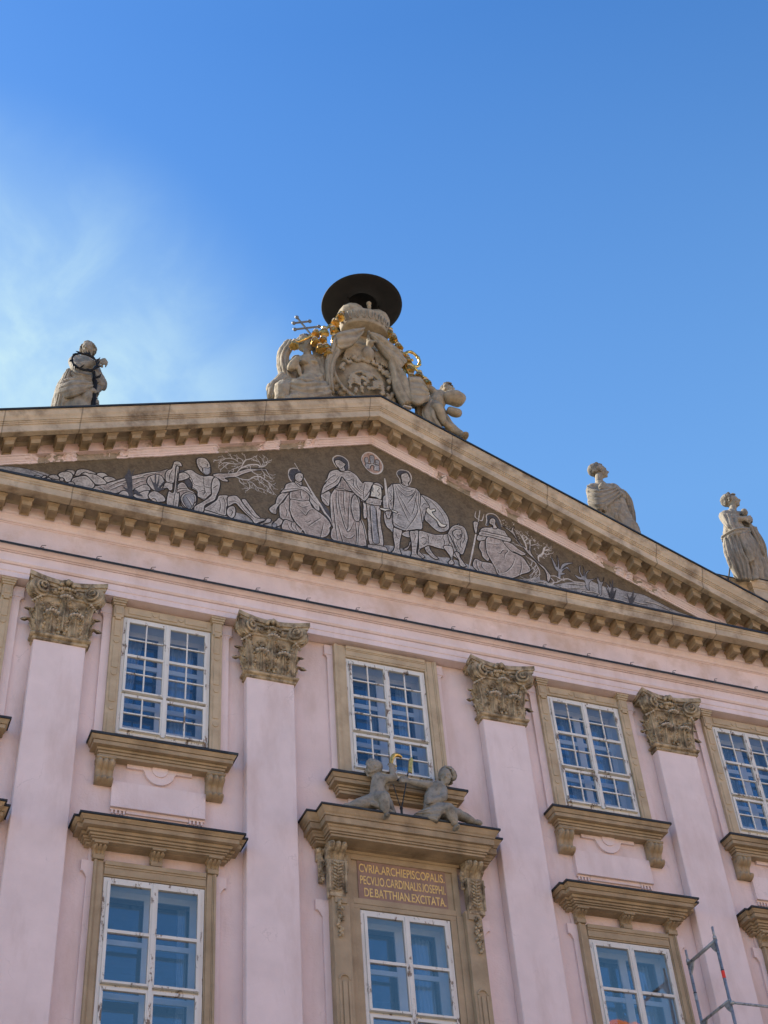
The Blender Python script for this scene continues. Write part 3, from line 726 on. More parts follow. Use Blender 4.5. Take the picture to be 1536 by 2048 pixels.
STA = """#laurel_statue
t .20,.25,.27,.36 -5.99,0.15,23.50 -5.99,0.15,23.26 -6.00,0.15,23.00 -6.01,0.18,22.72
t .30,.38,.42 -6.01,0.20,22.75 -6.04,0.25,22.51 -6.01,0.30,22.22
c .13,.10 -6.13,0.15,23.54 -5.79,0.20,23.55
c .085,.08 -5.93,0.15,23.61 -5.95,0.12,23.74
h .19 -5.96,0.10,23.89 -.45,-.85,-.3
c .115,.10 -6.21,0.15,23.51 -6.18,-0.10,23.01
c .10,.055 -6.18,-0.10,23.02 -5.82,-0.15,23.30
d -5.78,-0.18,23.29 .9,-.2,.1 .9
c .12,.10 -5.77,0.20,23.44 -5.65,0.10,22.98
c .09,.06 -5.64,0.10,22.95 -5.73,-0.05,22.56
d -5.74,-0.08,22.52 -.3,-.6,-.4 .9
c .15,.13 -5.92,0.00,22.55 -5.93,-0.10,22.23
c .12,.10 -5.94,-0.10,22.23 -5.89,0.00,21.97
c .13,.10 -6.12,0.10,22.33 -6.11,0.15,22.05
t .06,.09,.10 -6.27,0.25,23.31 -6.37,0.30,22.86 -6.42,0.35,22.49 -6.42,0.40,22.18
t .08,.11,.12 -6.30,0.25,23.12 -6.36,0.25,22.63 -6.37,0.25,22.27 -6.38,0.30,22.09
t .05,.07,.05 -6.41,0.00,22.60 -6.20,-0.15,22.63 -5.96,-0.15,22.69 -5.83,-0.10,22.70
t .05,.06,.05 -6.41,0.00,22.44 -6.19,-0.15,22.52 -5.99,-0.18,22.58 -5.84,-0.12,22.63
t .045,.06,.04 -6.38,0.00,22.23 -6.18,-0.15,22.36 -6.02,-0.18,22.50 -5.86,-0.14,22.58
t .04,.06,.04 -6.33,0.00,22.20 -6.16,-0.10,22.27 -6.07,-0.18,22.35 -5.95,-0.18,22.46
t .04,.05,.04 -6.33,-0.02,22.36 -6.14,-0.20,22.42 -5.89,-0.15,22.60
t .05,.07,.05 -6.23,0.00,22.26 -6.10,-0.10,22.29 -6.05,-0.15,22.41 -5.88,-0.10,22.50
t .05,.06,.05 -5.91,0.00,23.26 -5.89,-0.05,22.98 -5.83,-0.05,22.73
t .04,.05,.05 -6.20,-0.02,22.95 -6.08,-0.10,22.82 -5.93,-0.10,22.84
t .04,.05,.04 -6.25,0.05,23.01 -6.14,-0.06,22.79 -5.96,-0.10,22.77
t .05,.07,.07 -5.73,0.25,23.51 -5.59,0.20,23.20 -5.56,0.20,23.00
t .05,.06,.04 -5.79,0.10,23.27 -5.67,0.00,22.98 -5.62,0.00,22.76
t .03,.04,.03 -6.37,0.10,22.32 -6.38,0.12,22.13 -6.36,0.20,22.00
t .03,.04,.03 -6.28,0.05,22.25 -6.27,0.08,22.08 -6.27,0.10,21.93
t .04,.05,.04 -6.08,0.00,22.29 -6.08,0.00,22.11 -6.04,0.05,21.97
g .045 34 -5.96,0.12,23.93 .18 -.45,-.85,-.3
s 4 .05 -6.41,0.00,22.60 -6.21,-0.20,22.57 -5.87,-0.14,22.66 -6.40,0.00,22.18 -6.17,-0.20,22.13 -5.84,-0.14,22.47
s 5 .05 -6.31,0.10,23.09 -6.41,0.05,22.63 -6.44,0.08,22.25 -6.47,0.15,21.93 -6.21,-0.04,22.93 -6.27,-0.12,22.45 -6.27,-0.08,22.14 -6.28,0.00,21.84
s 4 .035 -6.22,-0.06,23.09 -6.09,-0.16,22.84 -5.92,-0.16,22.88 -6.22,-0.05,22.77 -6.06,-0.20,22.60 -5.86,-0.15,22.70
s 3 .04 -5.87,0.00,23.18 -5.79,-0.05,22.93 -5.66,-0.02,22.77 -5.76,0.08,23.36 -5.64,0.05,23.13 -5.58,0.08,22.89
s 3 .03 -6.15,-0.05,22.21 -6.16,-0.05,22.03 -6.17,0.00,21.86 -6.04,-0.12,22.22 -6.05,-0.10,22.01 -6.04,-0.05,21.85
#scroll_statue
t .19,.25,.30,.34 5.77,0.15,23.50 5.72,0.15,23.03 5.79,0.20,22.61 5.84,0.25,22.19
t .34,.4,.42 5.87,0.25,22.36 5.89,0.30,21.82 5.84,0.30,21.23
c .12,.12 5.54,0.15,23.43 6.03,0.15,23.57
c .09,.10 5.78,0.12,23.85 5.73,0.14,23.52
h .20 5.83,0.12,24.01 .95,-.45,.05
c .13,.10 6.10,0.15,23.59 6.20,0.00,23.24
c .10,.065 6.18,0.00,23.21 5.83,-0.12,23.25
d 5.73,-0.14,23.22 -.9,-.1,.1 .95
c .12,.10 5.49,0.15,23.33 5.41,0.05,22.85
c .09,.07 5.41,0.05,22.85 5.35,-0.12,22.56
d 5.38,-0.15,22.52 .5,-.3,-.2 .9
t .06,.08,.09,.08 6.33,0.20,23.58 6.48,0.25,23.34 6.54,0.30,22.99 6.50,0.35,22.45
t .05,.07,.07,.06 6.35,0.10,23.45 6.43,0.15,23.11 6.42,0.20,22.70 6.37,0.25,22.33
t .04,.055,.05,.03 5.37,0.00,23.28 5.46,-0.12,23.00 5.75,-0.12,23.08 6.12,0.00,23.42
t .04,.055,.05,.03 5.37,0.00,23.20 5.40,-0.12,22.81 5.66,-0.14,22.87 6.04,-0.02,23.25
t .04,.055,.05,.03 5.34,0.00,23.07 5.41,-0.12,22.70 5.67,-0.14,22.75 6.09,-0.02,23.19
t .04,.05,.04,.03 5.35,0.00,22.95 5.43,-0.12,22.62 5.70,-0.16,22.78 6.13,-0.05,23.09
t .05,.06,.04 5.53,-0.10,22.59 5.87,-0.12,22.83 6.17,0.00,23.02
t .05,.055,.04 5.54,-0.10,22.47 5.90,-0.12,22.68 6.18,0.00,22.74
t .04,.05,.04 5.65,-0.10,22.50 5.87,-0.10,22.44 6.03,0.00,22.18
t .04,.05,.04 5.76,-0.12,22.64 5.96,-0.10,22.55 6.15,0.05,22.30
t .04,.05,.04 5.57,-0.05,22.48 5.70,-0.10,22.28 5.89,-0.00,21.99
t .035,.045,.04 5.77,-0.12,22.52 5.80,-0.12,22.33 5.98,0.00,22.09
t .035,.045,.03 6.05,-0.05,22.86 6.17,0.00,22.70 6.24,0.10,22.40
g .04 30 5.79,0.14,24.06 .19 .95,-.45,.05
s 7 .045 5.35,0.02,23.34 5.46,-0.16,23.08 5.92,-0.14,23.29 5.23,0.00,22.63 5.41,-0.20,22.43 6.04,-0.14,23.06
s 7 .045 5.36,-0.10,22.58 5.45,-0.08,22.26 5.62,0.00,21.91 6.17,-0.08,23.11 6.21,-0.05,22.66 6.27,0.08,22.16
s 2 .05 6.15,0.05,23.43 6.36,0.10,23.17 6.35,0.20,22.36 6.37,0.12,23.48 6.54,0.18,23.17 6.48,0.28,22.39
#club_statue
t .19,.22,.30,.34 9.35,0.20,23.69 9.29,0.20,23.37 9.28,0.22,23.06 9.30,0.25,22.80
t .34,.34,.33,.36 9.30,0.25,22.80 9.32,0.25,22.48 9.36,0.27,22.18 9.39,0.30,21.84
c .12,.12 9.15,0.20,23.67 9.61,0.20,23.76
c .085,.10 9.45,0.18,24.00 9.39,0.20,23.76
h .20 9.47,0.18,24.15 .5,-.85,.0
c .12,.10 9.10,0.20,23.62 9.02,0.05,23.21
c .09,.06 9.07,0.00,23.31 9.40,-0.08,23.37
d 9.46,-0.10,23.38 .9,-.1,.1 .9
c .12,.10 9.62,0.20,23.74 9.76,0.20,23.38
c .10,.07 9.76,0.20,23.38 9.50,0.00,23.43
t .08,.10,.10,.08 9.87,0.30,23.54 10.00,0.35,23.24 10.07,0.40,22.89 10.15,0.45,22.46
t .06,.08,.08,.07 9.93,0.25,23.47 9.98,0.30,23.02 9.99,0.35,22.57 10.00,0.40,22.14
t .05,.06,.06,.05 8.78,0.10,22.74 8.90,-0.08,22.74 9.21,-0.08,22.94 9.54,0.05,23.19
t .05,.06,.06,.05 8.78,0.10,22.65 8.90,-0.10,22.64 9.21,-0.10,22.86 9.55,0.05,23.11
t .04,.055,.05,.04 8.97,-0.10,22.66 8.98,-0.10,22.18 9.27,-0.08,22.27 9.49,0.00,22.64
t .04,.055,.05,.04 9.19,-0.10,22.80 9.20,-0.12,22.38 9.48,-0.02,22.50 9.58,0.05,22.83
t .04,.05,.05,.04 8.87,-0.10,22.55 8.80,-0.12,21.95 9.07,-0.10,22.00 9.47,0.00,22.43
t .04,.05,.05,.04 8.74,0.02,22.58 8.64,-0.02,22.15 8.65,-0.02,21.80 8.71,0.00,21.71
t .04,.05,.05,.04 8.77,-0.05,22.52 8.67,-0.08,22.03 8.76,-0.05,21.77 8.86,0.00,21.75
t .04,.05,.05,.04 8.83,0.00,21.79 8.86,-0.10,21.87 9.15,-0.08,22.00 9.57,0.05,22.54
t .035,.045,.045,.04 8.90,-0.02,21.83 8.90,-0.02,21.63 8.89,0.00,21.45
t .035,.045,.045,.04 9.11,-0.04,21.98 9.12,-0.02,21.73 9.10,0.00,21.50
t .035,.045,.045,.04 9.33,0.00,22.19 9.33,0.02,21.89 9.32,0.05,21.60
t .035,.045,.045,.04 9.54,0.05,22.45 9.56,0.08,22.12 9.50,0.10,21.68
t .04,.04,.03 8.94,0.05,23.44 8.92,-0.08,23.07 9.15,-0.08,23.13
t .04,.04,.03 8.91,0.05,23.26 8.88,-0.08,22.94 9.09,-0.08,23.03
t .045,.05,.03 9.05,-0.02,23.41 9.00,-0.10,23.07 8.97,-0.12,22.88
t .04,.05,.03 9.24,-0.02,23.46 9.14,-0.08,23.21 9.00,-0.12,22.93
g .045 30 9.43,0.20,24.23 .19 .5,-.85,.0
s 3 .045 8.78,0.10,22.80 9.03,-0.12,22.90 9.52,0.00,23.18 8.74,0.10,22.58 8.98,-0.14,22.64 9.47,-0.04,22.93
s 7 .05 8.72,0.05,22.60 8.60,-0.04,22.13 8.64,-0.04,21.74 8.76,0.00,21.40 9.04,-0.14,22.72 9.00,-0.16,22.13 9.07,-0.14,21.85 9.02,-0.08,21.40
s 5 .05 9.02,-0.16,22.70 9.05,-0.18,22.17 9.12,-0.14,21.90 9.47,-0.05,22.92 9.55,-0.05,22.69 9.48,-0.02,22.34
s 5 .05 9.20,-0.08,22.17 9.18,-0.04,21.80 9.15,-0.02,21.48 9.65,0.00,22.80 9.78,0.10,22.27 9.76,0.18,21.80
s 2 .05 9.74,0.15,23.41 9.83,0.20,22.98 9.93,0.30,22.48 9.94,0.22,23.45 10.09,0.30,22.97 10.11,0.38,22.43
s 4 .03 8.90,0.00,23.43 8.86,-0.10,23.04 8.91,-0.12,22.78 9.25,-0.06,23.43 9.15,-0.12,23.10 9.18,-0.12,22.94
#angel_statue
t .25,.24,.30 -1.39,-0.30,24.65 -1.35,-0.30,24.26 -1.40,-0.30,23.85
t .34,.36,.36 -1.40,-0.30,23.90 -1.44,-0.30,23.59 -1.43,-0.25,23.26
c .12,.12 -1.62,-0.30,24.67 -1.11,-0.30,24.95
c .09,.10 -1.38,-0.32,25.04 -1.37,-0.30,24.81
h .21 -1.39,-0.32,25.27 .6,-.75,-.1
c .13,.10 -1.08,-0.30,24.97 -0.88,-0.25,24.89
c .10,.06 -1.64,-0.35,24.61 -1.82,-0.50,24.23
c .10,.06 -1.82,-0.50,24.20 -1.73,-0.60,24.40
c .09,.05 -1.11,-0.30,24.95 -1.20,-0.20,25.55
t .14,.17,.13 -1.83,-0.45,23.64 -2.10,-0.70,23.23 -2.15,-0.75,22.88
t .13,.11,.1 -1.65,-0.50,23.60 -1.71,-0.75,23.12 -2.04,-0.80,22.77
c .11,.09 -2.13,-0.70,23.22 -2.19,-0.65,22.74
c .11,.09 -1.78,-0.75,23.15 -2.06,-0.75,22.68
t .06,.10,.12,.12 -1.73,-0.10,25.52 -1.88,-0.10,25.10 -1.90,-0.15,24.58 -1.84,-0.20,24.14
t .05,.07,.08,.08 -1.66,-0.15,25.44 -1.81,-0.20,25.02 -1.85,-0.25,24.49 -1.81,-0.30,24.10
t .05,.06,.06,.05 -1.80,-0.10,25.44 -1.92,-0.10,24.98 -1.94,-0.15,24.41 -1.90,-0.20,24.08
t .06,.08,.09,.07 -1.98,-0.30,24.14 -2.16,-0.40,23.67 -2.28,-0.45,23.43 -2.23,-0.50,23.11
t .05,.07,.07,.06 -2.02,-0.30,23.93 -2.19,-0.40,23.47 -2.27,-0.50,23.10
t .05,.06,.05 -1.94,-0.55,23.64 -1.70,-0.75,23.46 -1.38,-0.70,23.48
t .05,.06,.05 -1.94,-0.65,23.43 -1.66,-0.80,23.28 -1.29,-0.65,23.37
t .05,.06,.05 -1.95,-0.50,23.73 -1.60,-0.68,23.66 -1.12,-0.50,23.93
t .05,.06,.05 -1.73,-0.55,23.76 -1.40,-0.60,23.82 -1.14,-0.50,24.17
t .06,.07,.06 -1.15,-0.40,24.83 -1.08,-0.45,24.29 -1.03,-0.45,23.82
t .05,.06,.05 -1.25,-0.45,24.64 -1.18,-0.50,24.11 -1.09,-0.50,23.60
t .05,.05,.04 -1.73,-0.50,24.41 -1.67,-0.52,24.21 -1.63,-0.50,24.04
t .05,.06,.07 -1.04,-0.40,24.02 -0.98,-0.40,23.84 -0.92,-0.40,23.67
t .05,.05,.05 -1.73,-0.80,23.02 -1.45,-0.70,23.22 -1.17,-0.60,23.37
t .13,.16,.16 -1.54,-0.10,24.97 -1.70,-0.15,24.45 -1.74,-0.20,23.88
t .10,.14,.16 -1.07,-0.10,25.09 -1.03,-0.15,24.64 -1.00,-0.20,24.09
e .11,.09,.05 -1.54,-0.50,24.45
e .11,.09,.05 -1.32,-0.50,24.53
g .06 44 -1.40,-0.28,25.39 .20 .6,-.75,-.1
s 3 .05 -1.73,-0.15,25.47 -1.93,-0.20,24.97 -1.99,-0.25,24.43 -1.93,-0.30,23.96 -1.60,-0.20,25.40 -1.80,-0.28,24.83 -1.83,-0.32,24.37 -1.76,-0.40,23.89
s 5 .05 -2.05,-0.55,23.64 -1.71,-0.78,23.45 -1.14,-0.60,23.89 -2.02,-0.72,23.12 -1.69,-0.85,22.86 -1.03,-0.65,23.41
s 3 .045 -2.03,-0.35,24.06 -2.33,-0.45,23.46 -2.37,-0.50,23.09 -1.86,-0.50,23.79 -2.09,-0.55,23.39 -2.22,-0.60,22.99
s 3 .04 -1.18,-0.42,24.85 -1.17,-0.48,24.28 -1.02,-0.50,23.77 -0.93,-0.30,25.02 -0.84,-0.35,24.49 -0.86,-0.40,23.78
#putto_statue
t .20,.21,.22 1.67,-0.35,24.61 1.57,-0.35,24.37 1.50,-0.30,24.20
c .10,.10 1.53,-0.35,24.71 1.79,-0.35,24.65
c .08,.08 1.84,-0.33,24.71 1.88,-0.33,24.80
h .17 1.93,-0.33,24.93 .5,-.8,.1
c .10,.075 1.61,-0.40,24.58 1.38,-0.45,24.76
c .075,.05 1.38,-0.45,24.76 1.21,-0.45,24.88
d 1.17,-0.45,24.89 -.9,.0,.4 .8
c .09,.07 1.76,-0.40,24.58 2.00,-0.45,24.51
c .15,.12 1.45,-0.40,24.07 1.41,-0.70,23.85
c .12,.09 1.41,-0.70,23.85 1.57,-0.60,23.52
c .13,.10 1.41,-0.30,24.02 1.55,-0.50,23.66
t .09,.08,.06 1.57,-0.60,23.52 1.80,-0.55,23.45 1.99,-0.60,23.25
e .10,.16,.06 1.98,-0.65,23.17
t .06,.09,.08 1.38,-0.30,24.46 1.16,-0.30,24.03 1.05,-0.30,23.70
t .06,.08,.08 1.38,-0.50,24.15 1.23,-0.50,23.80 1.38,-0.50,23.41
t .05,.07,.07 1.25,-0.30,24.26 1.05,-0.25,24.24 0.98,-0.20,24.52
t .06,.08,.07 1.26,-0.30,24.82 1.07,-0.30,24.70 0.99,-0.25,24.43
t .06,.08,.07 1.18,-0.35,24.59 1.06,-0.40,24.30 1.17,-0.40,24.23
t .05,.06,.06 1.77,-0.30,24.29 1.82,-0.35,23.90 1.99,-0.40,23.61
g .045 30 1.95,-0.30,25.04 .16 .5,-.8,.1
s 3 .04 1.03,-0.35,24.97 0.91,-0.40,24.54 0.97,-0.42,24.11 1.21,-0.40,24.88 1.14,-0.46,24.41 1.17,-0.50,24.05
s 4 .04 1.30,-0.45,24.27 1.09,-0.55,23.70 1.24,-0.55,23.32 1.53,-0.55,24.20 1.36,-0.65,23.64 1.54,-0.58,23.33
s 3 .04 1.11,-0.30,24.31 1.04,-0.35,23.84 1.21,-0.40,23.45 1.28,-0.40,24.27 1.26,-0.45,23.81 1.44,-0.45,23.43
#cherub_with_curl
t .125,.12,.13,.16 -0.45,-0.38,14.42 -0.49,-0.38,14.29 -0.50,-0.38,14.14 -0.52,-0.38,14.03
c .055,.06 -0.51,-0.36,14.49 -0.47,-0.38,14.43
h .155 -0.53,-0.35,14.62 -.5,.2,.0
c .075,.06 -0.42,-0.40,14.42 -0.21,-0.45,14.45
c .06,.045 -0.20,-0.45,14.45 -0.23,-0.45,14.57
d -0.23,-0.45,14.60 .0,-.1,1 .65
c .06,.05 -0.34,-0.30,14.49 -0.26,-0.28,14.41
c .13,.10 -0.53,-0.40,13.99 -0.49,-0.62,13.93
c .10,.065 -0.48,-0.62,13.93 -0.48,-0.60,13.68
e .05,.11,.04 -0.49,-0.66,13.55
c .14,.11 -0.56,-0.36,13.99 -0.80,-0.42,13.87
c .105,.06 -0.80,-0.42,13.87 -1.00,-0.42,13.80
e .09,.05,.05 -1.07,-0.42,13.78
t .05,.06,.06 -0.40,-0.30,14.29 -0.30,-0.32,14.12 -0.25,-0.36,13.85
t .035,.05,.04 -0.38,-0.34,14.18 -0.28,-0.36,13.97 -0.23,-0.40,13.81
t .04,.05,.04 -0.66,-0.50,13.85 -0.51,-0.50,13.81 -0.29,-0.45,13.77
e .07,.07,.12 -0.31,-0.28,14.36
g .05 46 -0.54,-0.33,14.64 .15 -.5,.2,.0
#cherub_with_rod
t .14,.14,.14,.17 0.62,-0.36,14.44 0.53,-0.36,14.30 0.48,-0.38,14.15 0.48,-0.40,13.99
c .06,.065 0.73,-0.36,14.55 0.67,-0.36,14.47
h .16 0.79,-0.37,14.69 -.4,-.85,-.25
c .08,.06 0.49,-0.38,14.47 0.25,-0.42,14.43
c .06,.045 0.25,-0.42,14.43 0.09,-0.42,14.45
d 0.04,-0.42,14.46 -1,0,.1 .65
c .08,.065 0.70,-0.40,14.41 0.66,-0.50,14.19
c .06,.045 0.66,-0.50,14.18 0.44,-0.55,14.06
d 0.40,-0.56,14.05 -.9,0,-.2 .6
c .14,.11 0.53,-0.42,13.94 0.63,-0.66,13.86
c .105,.065 0.65,-0.66,13.86 0.74,-0.62,13.65
e .05,.11,.04 0.73,-0.68,13.52
c .13,.10 0.60,-0.42,13.91 0.89,-0.50,13.90
c .09,.055 0.89,-0.50,13.90 1.16,-0.50,13.80
e .09,.05,.05 1.24,-0.50,13.80
t .05,.06,.05 0.60,-0.66,13.90 0.40,-0.60,13.82 0.14,-0.45,13.78
t .04,.05,.05 0.53,-0.66,13.80 0.37,-0.60,13.75 0.17,-0.50,13.73
t .04,.05,.05 0.53,-0.52,14.01 0.33,-0.50,13.88 0.15,-0.42,13.80
t .04,.05,.05 0.53,-0.60,13.92 0.44,-0.62,13.73 0.43,-0.55,13.71
t .05,.06,.05 0.40,-0.50,13.77 0.27,-0.50,13.74 0.13,-0.42,13.77
g .05 50 0.85,-0.33,14.75 .155 -.4,-.85,-.25
s 5 .03 0.60,-0.68,13.92 0.40,-0.62,13.90 0.16,-0.50,13.78 0.41,-0.66,13.61 0.27,-0.58,13.65 0.09,-0.48,13.73
#crest_cloth
s 4 .05 -0.19,-0.66,25.91 -0.47,-0.72,25.71 -0.75,-0.74,25.48 -0.87,-0.72,25.35 -0.22,-0.66,25.67 -0.44,-0.72,25.23 -0.70,-0.74,24.99 -0.83,-0.72,24.96
s 3 .05 -0.86,-0.69,25.40 -0.98,-0.64,24.99 -1.07,-0.59,24.55 -1.08,-0.56,23.69 -0.65,-0.69,25.21 -0.76,-0.64,24.86 -0.88,-0.59,24.52 -0.94,-0.56,23.73
s 4 .05 -0.07,-0.66,25.84 0.32,-0.69,25.73 0.61,-0.69,25.47 0.82,-0.64,25.18 0.04,-0.66,25.61 0.28,-0.69,25.19 0.48,-0.69,24.95 0.60,-0.64,24.79
s 4 .06 0.41,-0.66,25.32 0.65,-0.64,24.96 0.80,-0.64,24.56 0.93,-0.64,23.90 0.39,-0.64,25.13 0.43,-0.62,24.65 0.48,-0.60,24.18 0.64,-0.58,23.76
s 7 .04 0.81,-0.64,24.66 1.12,-0.64,24.77 1.21,-0.64,24.40 0.80,-0.69,23.85 0.96,-0.72,23.78 1.25,-0.69,24.06"""
def grooved(prof, sg=1):
    """add a fine shadow groove under every projecting step of a moulding"""
    out = [prof[0]]
    for a, c in zip(prof, prof[1:]):
        dp, dz = (c[0]-a[0])*sg, c[1]-a[1]
        if .012 < dp < .3 and 0 <= dz < .013 and (sg > 0 or a[0] < -.1):
            out += [(a[0]-sg*.013, a[1]), (a[0]-sg*.013, a[1]+.009), (c[0], max(c[1], a[1]+.0095))]
        else: out.append(c)
    return out
# ================================================================== ground and the square
g = MB(); g.add([(-600,-600,0),(600,-600,0),(600,600,0),(-600,600,0)], [(0,1,2,3)])
g.build('ground', 'pave', kind='structure')

# ================================================================== the palace
pal = empty('palace', (0, 0, 0), 'pink baroque palace with a mosaic pediment, tall white windows and sandstone trim', 'building')
XW = 24.0
WY = 0.08                                   # wall face
bays = [-7.72, -4.07, 0.0, 4.07, 7.72]
UP, LO = (14.77, 17.16), (9.0, 12.22)       # window openings (z)
HWI = 0.775
# wall with real openings
wl = MB()
xs = [-11.2]
for b in bays: xs += [b-HWI, b+HWI]
xs.append(11.2)
for i in range(len(xs)-1):
    solid = i % 2 == 0
    if solid: wl.box(xs[i], xs[i+1], WY, 0.75, 0, 19.0)
    else:
        wl.box(xs[i], xs[i+1], WY, 0.75, 0, LO[0]); wl.box(xs[i], xs[i+1], WY, 0.75, LO[1], UP[0]); wl.box(xs[i], xs[i+1], WY, 0.75, UP[1], 19.0)
wl.build('wall', 'pink', pal)
wg = MB()
wg.box(-XW, -11.2, 0.9, 1.6, 0, 20.9); wg.box(11.2, XW, 0.9, 1.6, 0, 20.9); wg.box(-XW, XW, 12.0, 12.6, 0, 19)
wg.box(-XW, -XW+.6, 1.6, 12, 0, 20.9); wg.box(XW-.6, XW, 1.6, 12, 0, 20.9); wg.box(-11.2, -10.6, 0.75, 0.9, 0, 19); wg.box(10.6, 11.2, 0.75, 0.9, 0, 19)
wg.build('wing_wall', 'pink', pal)

# ---- pilasters and capitals
PXS = [-9.5, -5.89, -2.24, 2.24, 5.89, 9.5]
def leaf(mb, base, h, wd, out, curl=0.09, lean=0.05, n=7, m=7):
    """acanthus leaf standing on base, growing up by h, curling outwards along out"""
    base = Vector(base); out = Vector(out).normalized(); side = Vector((0, 0, 1)).cross(out).normalized()
    rows = []
    for i in range(n+5):
        if i <= n:
            t = i/n; c = base+Vector((0, 0, h*t))+out*(lean*t*t*1.4); ct = t
        else:
            a = (i-n)/4*2.7; top = base+Vector((0, 0, h))+out*(lean*1.4)
            c = top+out*(curl*.5*(1-math.cos(a))*1.1)+Vector((0, 0, curl*.55*math.sin(a))); ct = 1
        ww = wd*(0.62+0.38*math.sin(math.pi*min(1, ct*.85+.15)))*(1.0 if i <= n else (1.0-0.14*(i-n)))
        ww *= 1+0.13*math.cos(i*2.4)
        row = []
        for j in range(m):
            u = (j/(m-1)-.5)*2
            bulge = 0.035*(1-u*u)+0.016*math.cos(u*9)
            row.append(c+side*(u*ww*.5)+out*(bulge-0.012*abs(u)))
        rows.append(row)
    vs = [p for r in rows for p in r]; fs = []
    for i in range(len(rows)-1):
        for j in range(m-1):
            a = i*m+j; fs.append((a, a+1, a+m+1, a+m))
    k = len(vs); vs2 = [p-out*0.022-Vector((0, 0, .004)) for p in vs]; fs2 = [tuple(reversed([q+k for q in f])) for f in fs]
    rim = []
    R_ = len(rows)
    loop = [j for j in range(m)]+[i*m+m-1 for i in range(1, R_)]+[(R_-1)*m+j for j in range(m-2, -1, -1)]+[i*m for i in range(R_-2, 0, -1)]
    for a, b in zip(loop, loop[1:]+loop[:1]): rim.append((a, a+k, b+k, b))
    mb.add(vs+vs2, fs+fs2+rim)
    for i in range(1, n+1, 1):
        r_ = rows[i]
        for j, sg in ((0, -1), (m-1, 1)):
            c = r_[j]+out*.015
            q_ = Matrix.Rotation(sg*-.5, 3, out)
            mb.ell(c+side*sg*.006, (.024, .030, .026), 6, 5)
            if i % 2: mb.ell(c+side*sg*.018+out*.022+Vector((0, 0, .01)), (.022, .026, .014), 6, 5)
    for j in (2, 3, 4):
        mb.tube([rows[i][j]+out*.008 for i in range(0, n+1)], [.013 if j == 3 else .009]*(n+1), 5)
def capital_mesh():
    b = MB()
    z0 = 16.28
    b.m = 0
    b.hood(0, .43, -.12, WY-.01, [(.0,z0-.03),(.03,z0-.02),(.035,z0),(.02,z0+.02),(.02,z0+.035),(.06,z0+.05),(.075,z0+.075),(.06,z0+.10),(.0,z0+.11)])
    # bell
    b.hood(0, .385, -.115, WY-.01, [(.0,z0+.1),(.0,z0+.45),(.03,z0+.65),(.07,z0+.82),(.07,z0+.86)])
    # lower and upper leaves
    for x in (-.2, .2): leaf(b, (x, -.13, z0+.11), .37, .27, (0,-1,0), .15, .04)
    leaf(b, (0, -.135, z0+.2), .60, .24, (0,-1,0), .16, .05)
    for s in (-1, 1):
        leaf(b, (s*.375, -.12, z0+.11), .62, .20, (s*.75,-.75,0), .15, .07)
        leaf(b, (s*.40, -.03, z0+.09), .25, .20, (s,-.12,0), .17, .05); leaf(b, (s*.42, -.02, z0+.35), .25, .16, (s,-.2,0), .10, .06)
        # little scrolls between the leaves
        for k, (sx, sz, sr) in enumerate([(.19, .72, .062), (.30, .58, .04), (.10, .52, .036)]):
            pts = [(s*sx+s*math.cos(a)*sr*(1-a/16), -.17, z0+sz+math.sin(a)*sr*(1-a/16)) for a in [q*.55 for q in range(22)]]
            b.tube(pts, .014, 5)
        b.tube([(s*.20, -.15, z0+.45), (s*.16, -.17, z0+.56), (s*.13, -.17, z0+.66)], .018, 5)
        for q in range(5):
            zz = z0+.16+q*.085
            b.ell((s*(.045+.03*(q % 2)), -.155, zz), (.03, .03, .035), 6, 5); b.ell((s*(.33-.02*(q % 2)), -.15, zz), (.03, .03, .035), 6, 5)
            b.ell((s*.40, -.12+.02*q, zz+.05), (.03, .03, .03), 6, 5)
    # echinus with eggs
    b.tube([(-.36,-.19,z0+.88),(.36,-.19,z0+.88)], .028, 8)
    b.hood(0, .36, -.13, WY-.01, [(.0,z0+.86),(.05,z0+.90),(.10,z0+.98),(.10,z0+1.03),(.05,z0+1.06)])
    for x in (-.19, -.065, .065, .19):
        b.ell((x, -.235, z0+.965), (.038, .035, .055), 8, 6)
        b.tube([(x+.056*math.cos(a), -.235, z0+.985+.075*math.sin(a)) for a in [math.pi+q*math.pi/7 for q in range(8)]], .011, 5)
    # volutes
    for s in (-1, 1):
        cx, cz = s*.445, z0+.95
        yd = lambda x: -.235-.045*(abs(x)-.30)/.15
        ring = []
        nn = 20
        q = Matrix.Rotation(s*R(-24), 3, 'Z')
        def tr(x, y, z): v = q @ Vector((x, y, 0)); return (cx+v.x, -.30+v.y, cz+z)
        vs = [tr(.178*math.cos(a), -.0, .178*math.sin(a)) for a in [2*math.pi*i/nn for i in range(nn)]]
        vs += [tr(.178*math.cos(a), .17, .178*math.sin(a)) for a in [2*math.pi*i/nn for i in range(nn)]]
        b.add(vs, [tuple(range(nn)), tuple(range(2*nn-1, nn-1, -1))]+[(i, i+nn, (i+1) % nn+nn, (i+1) % nn) for i in range(nn)])
        pts = []; rad = []
        for i in range(44):
            a = i*.33; rr = .160*math.exp(-a*.125)
            sg = s
            pts.append(tr(sg*rr*math.cos(a+1.5), -.018-.0030*i*.8, rr*math.sin(a+1.5))); rad.append(.029*math.exp(-a*.055))
        b.tube(pts, rad, 6)
        b.ell(tr(0, -.05, 0), .033, 8, 6)
        # side roll
        for k in range(3): b.tube([tr(s*.02+.150*math.cos(a), .045+.05*k, .165*math.sin(a)) for a in [2*math.pi*i/12 for i in range(13)]], .022, 5)
    # abacus: concave plan
    pl = []
    nn = 12
    for i in range(nn+1):
        t = -1+2*i/nn; pl.append((t*.66, -.40+.15*(1-abs(t)**1.8)))
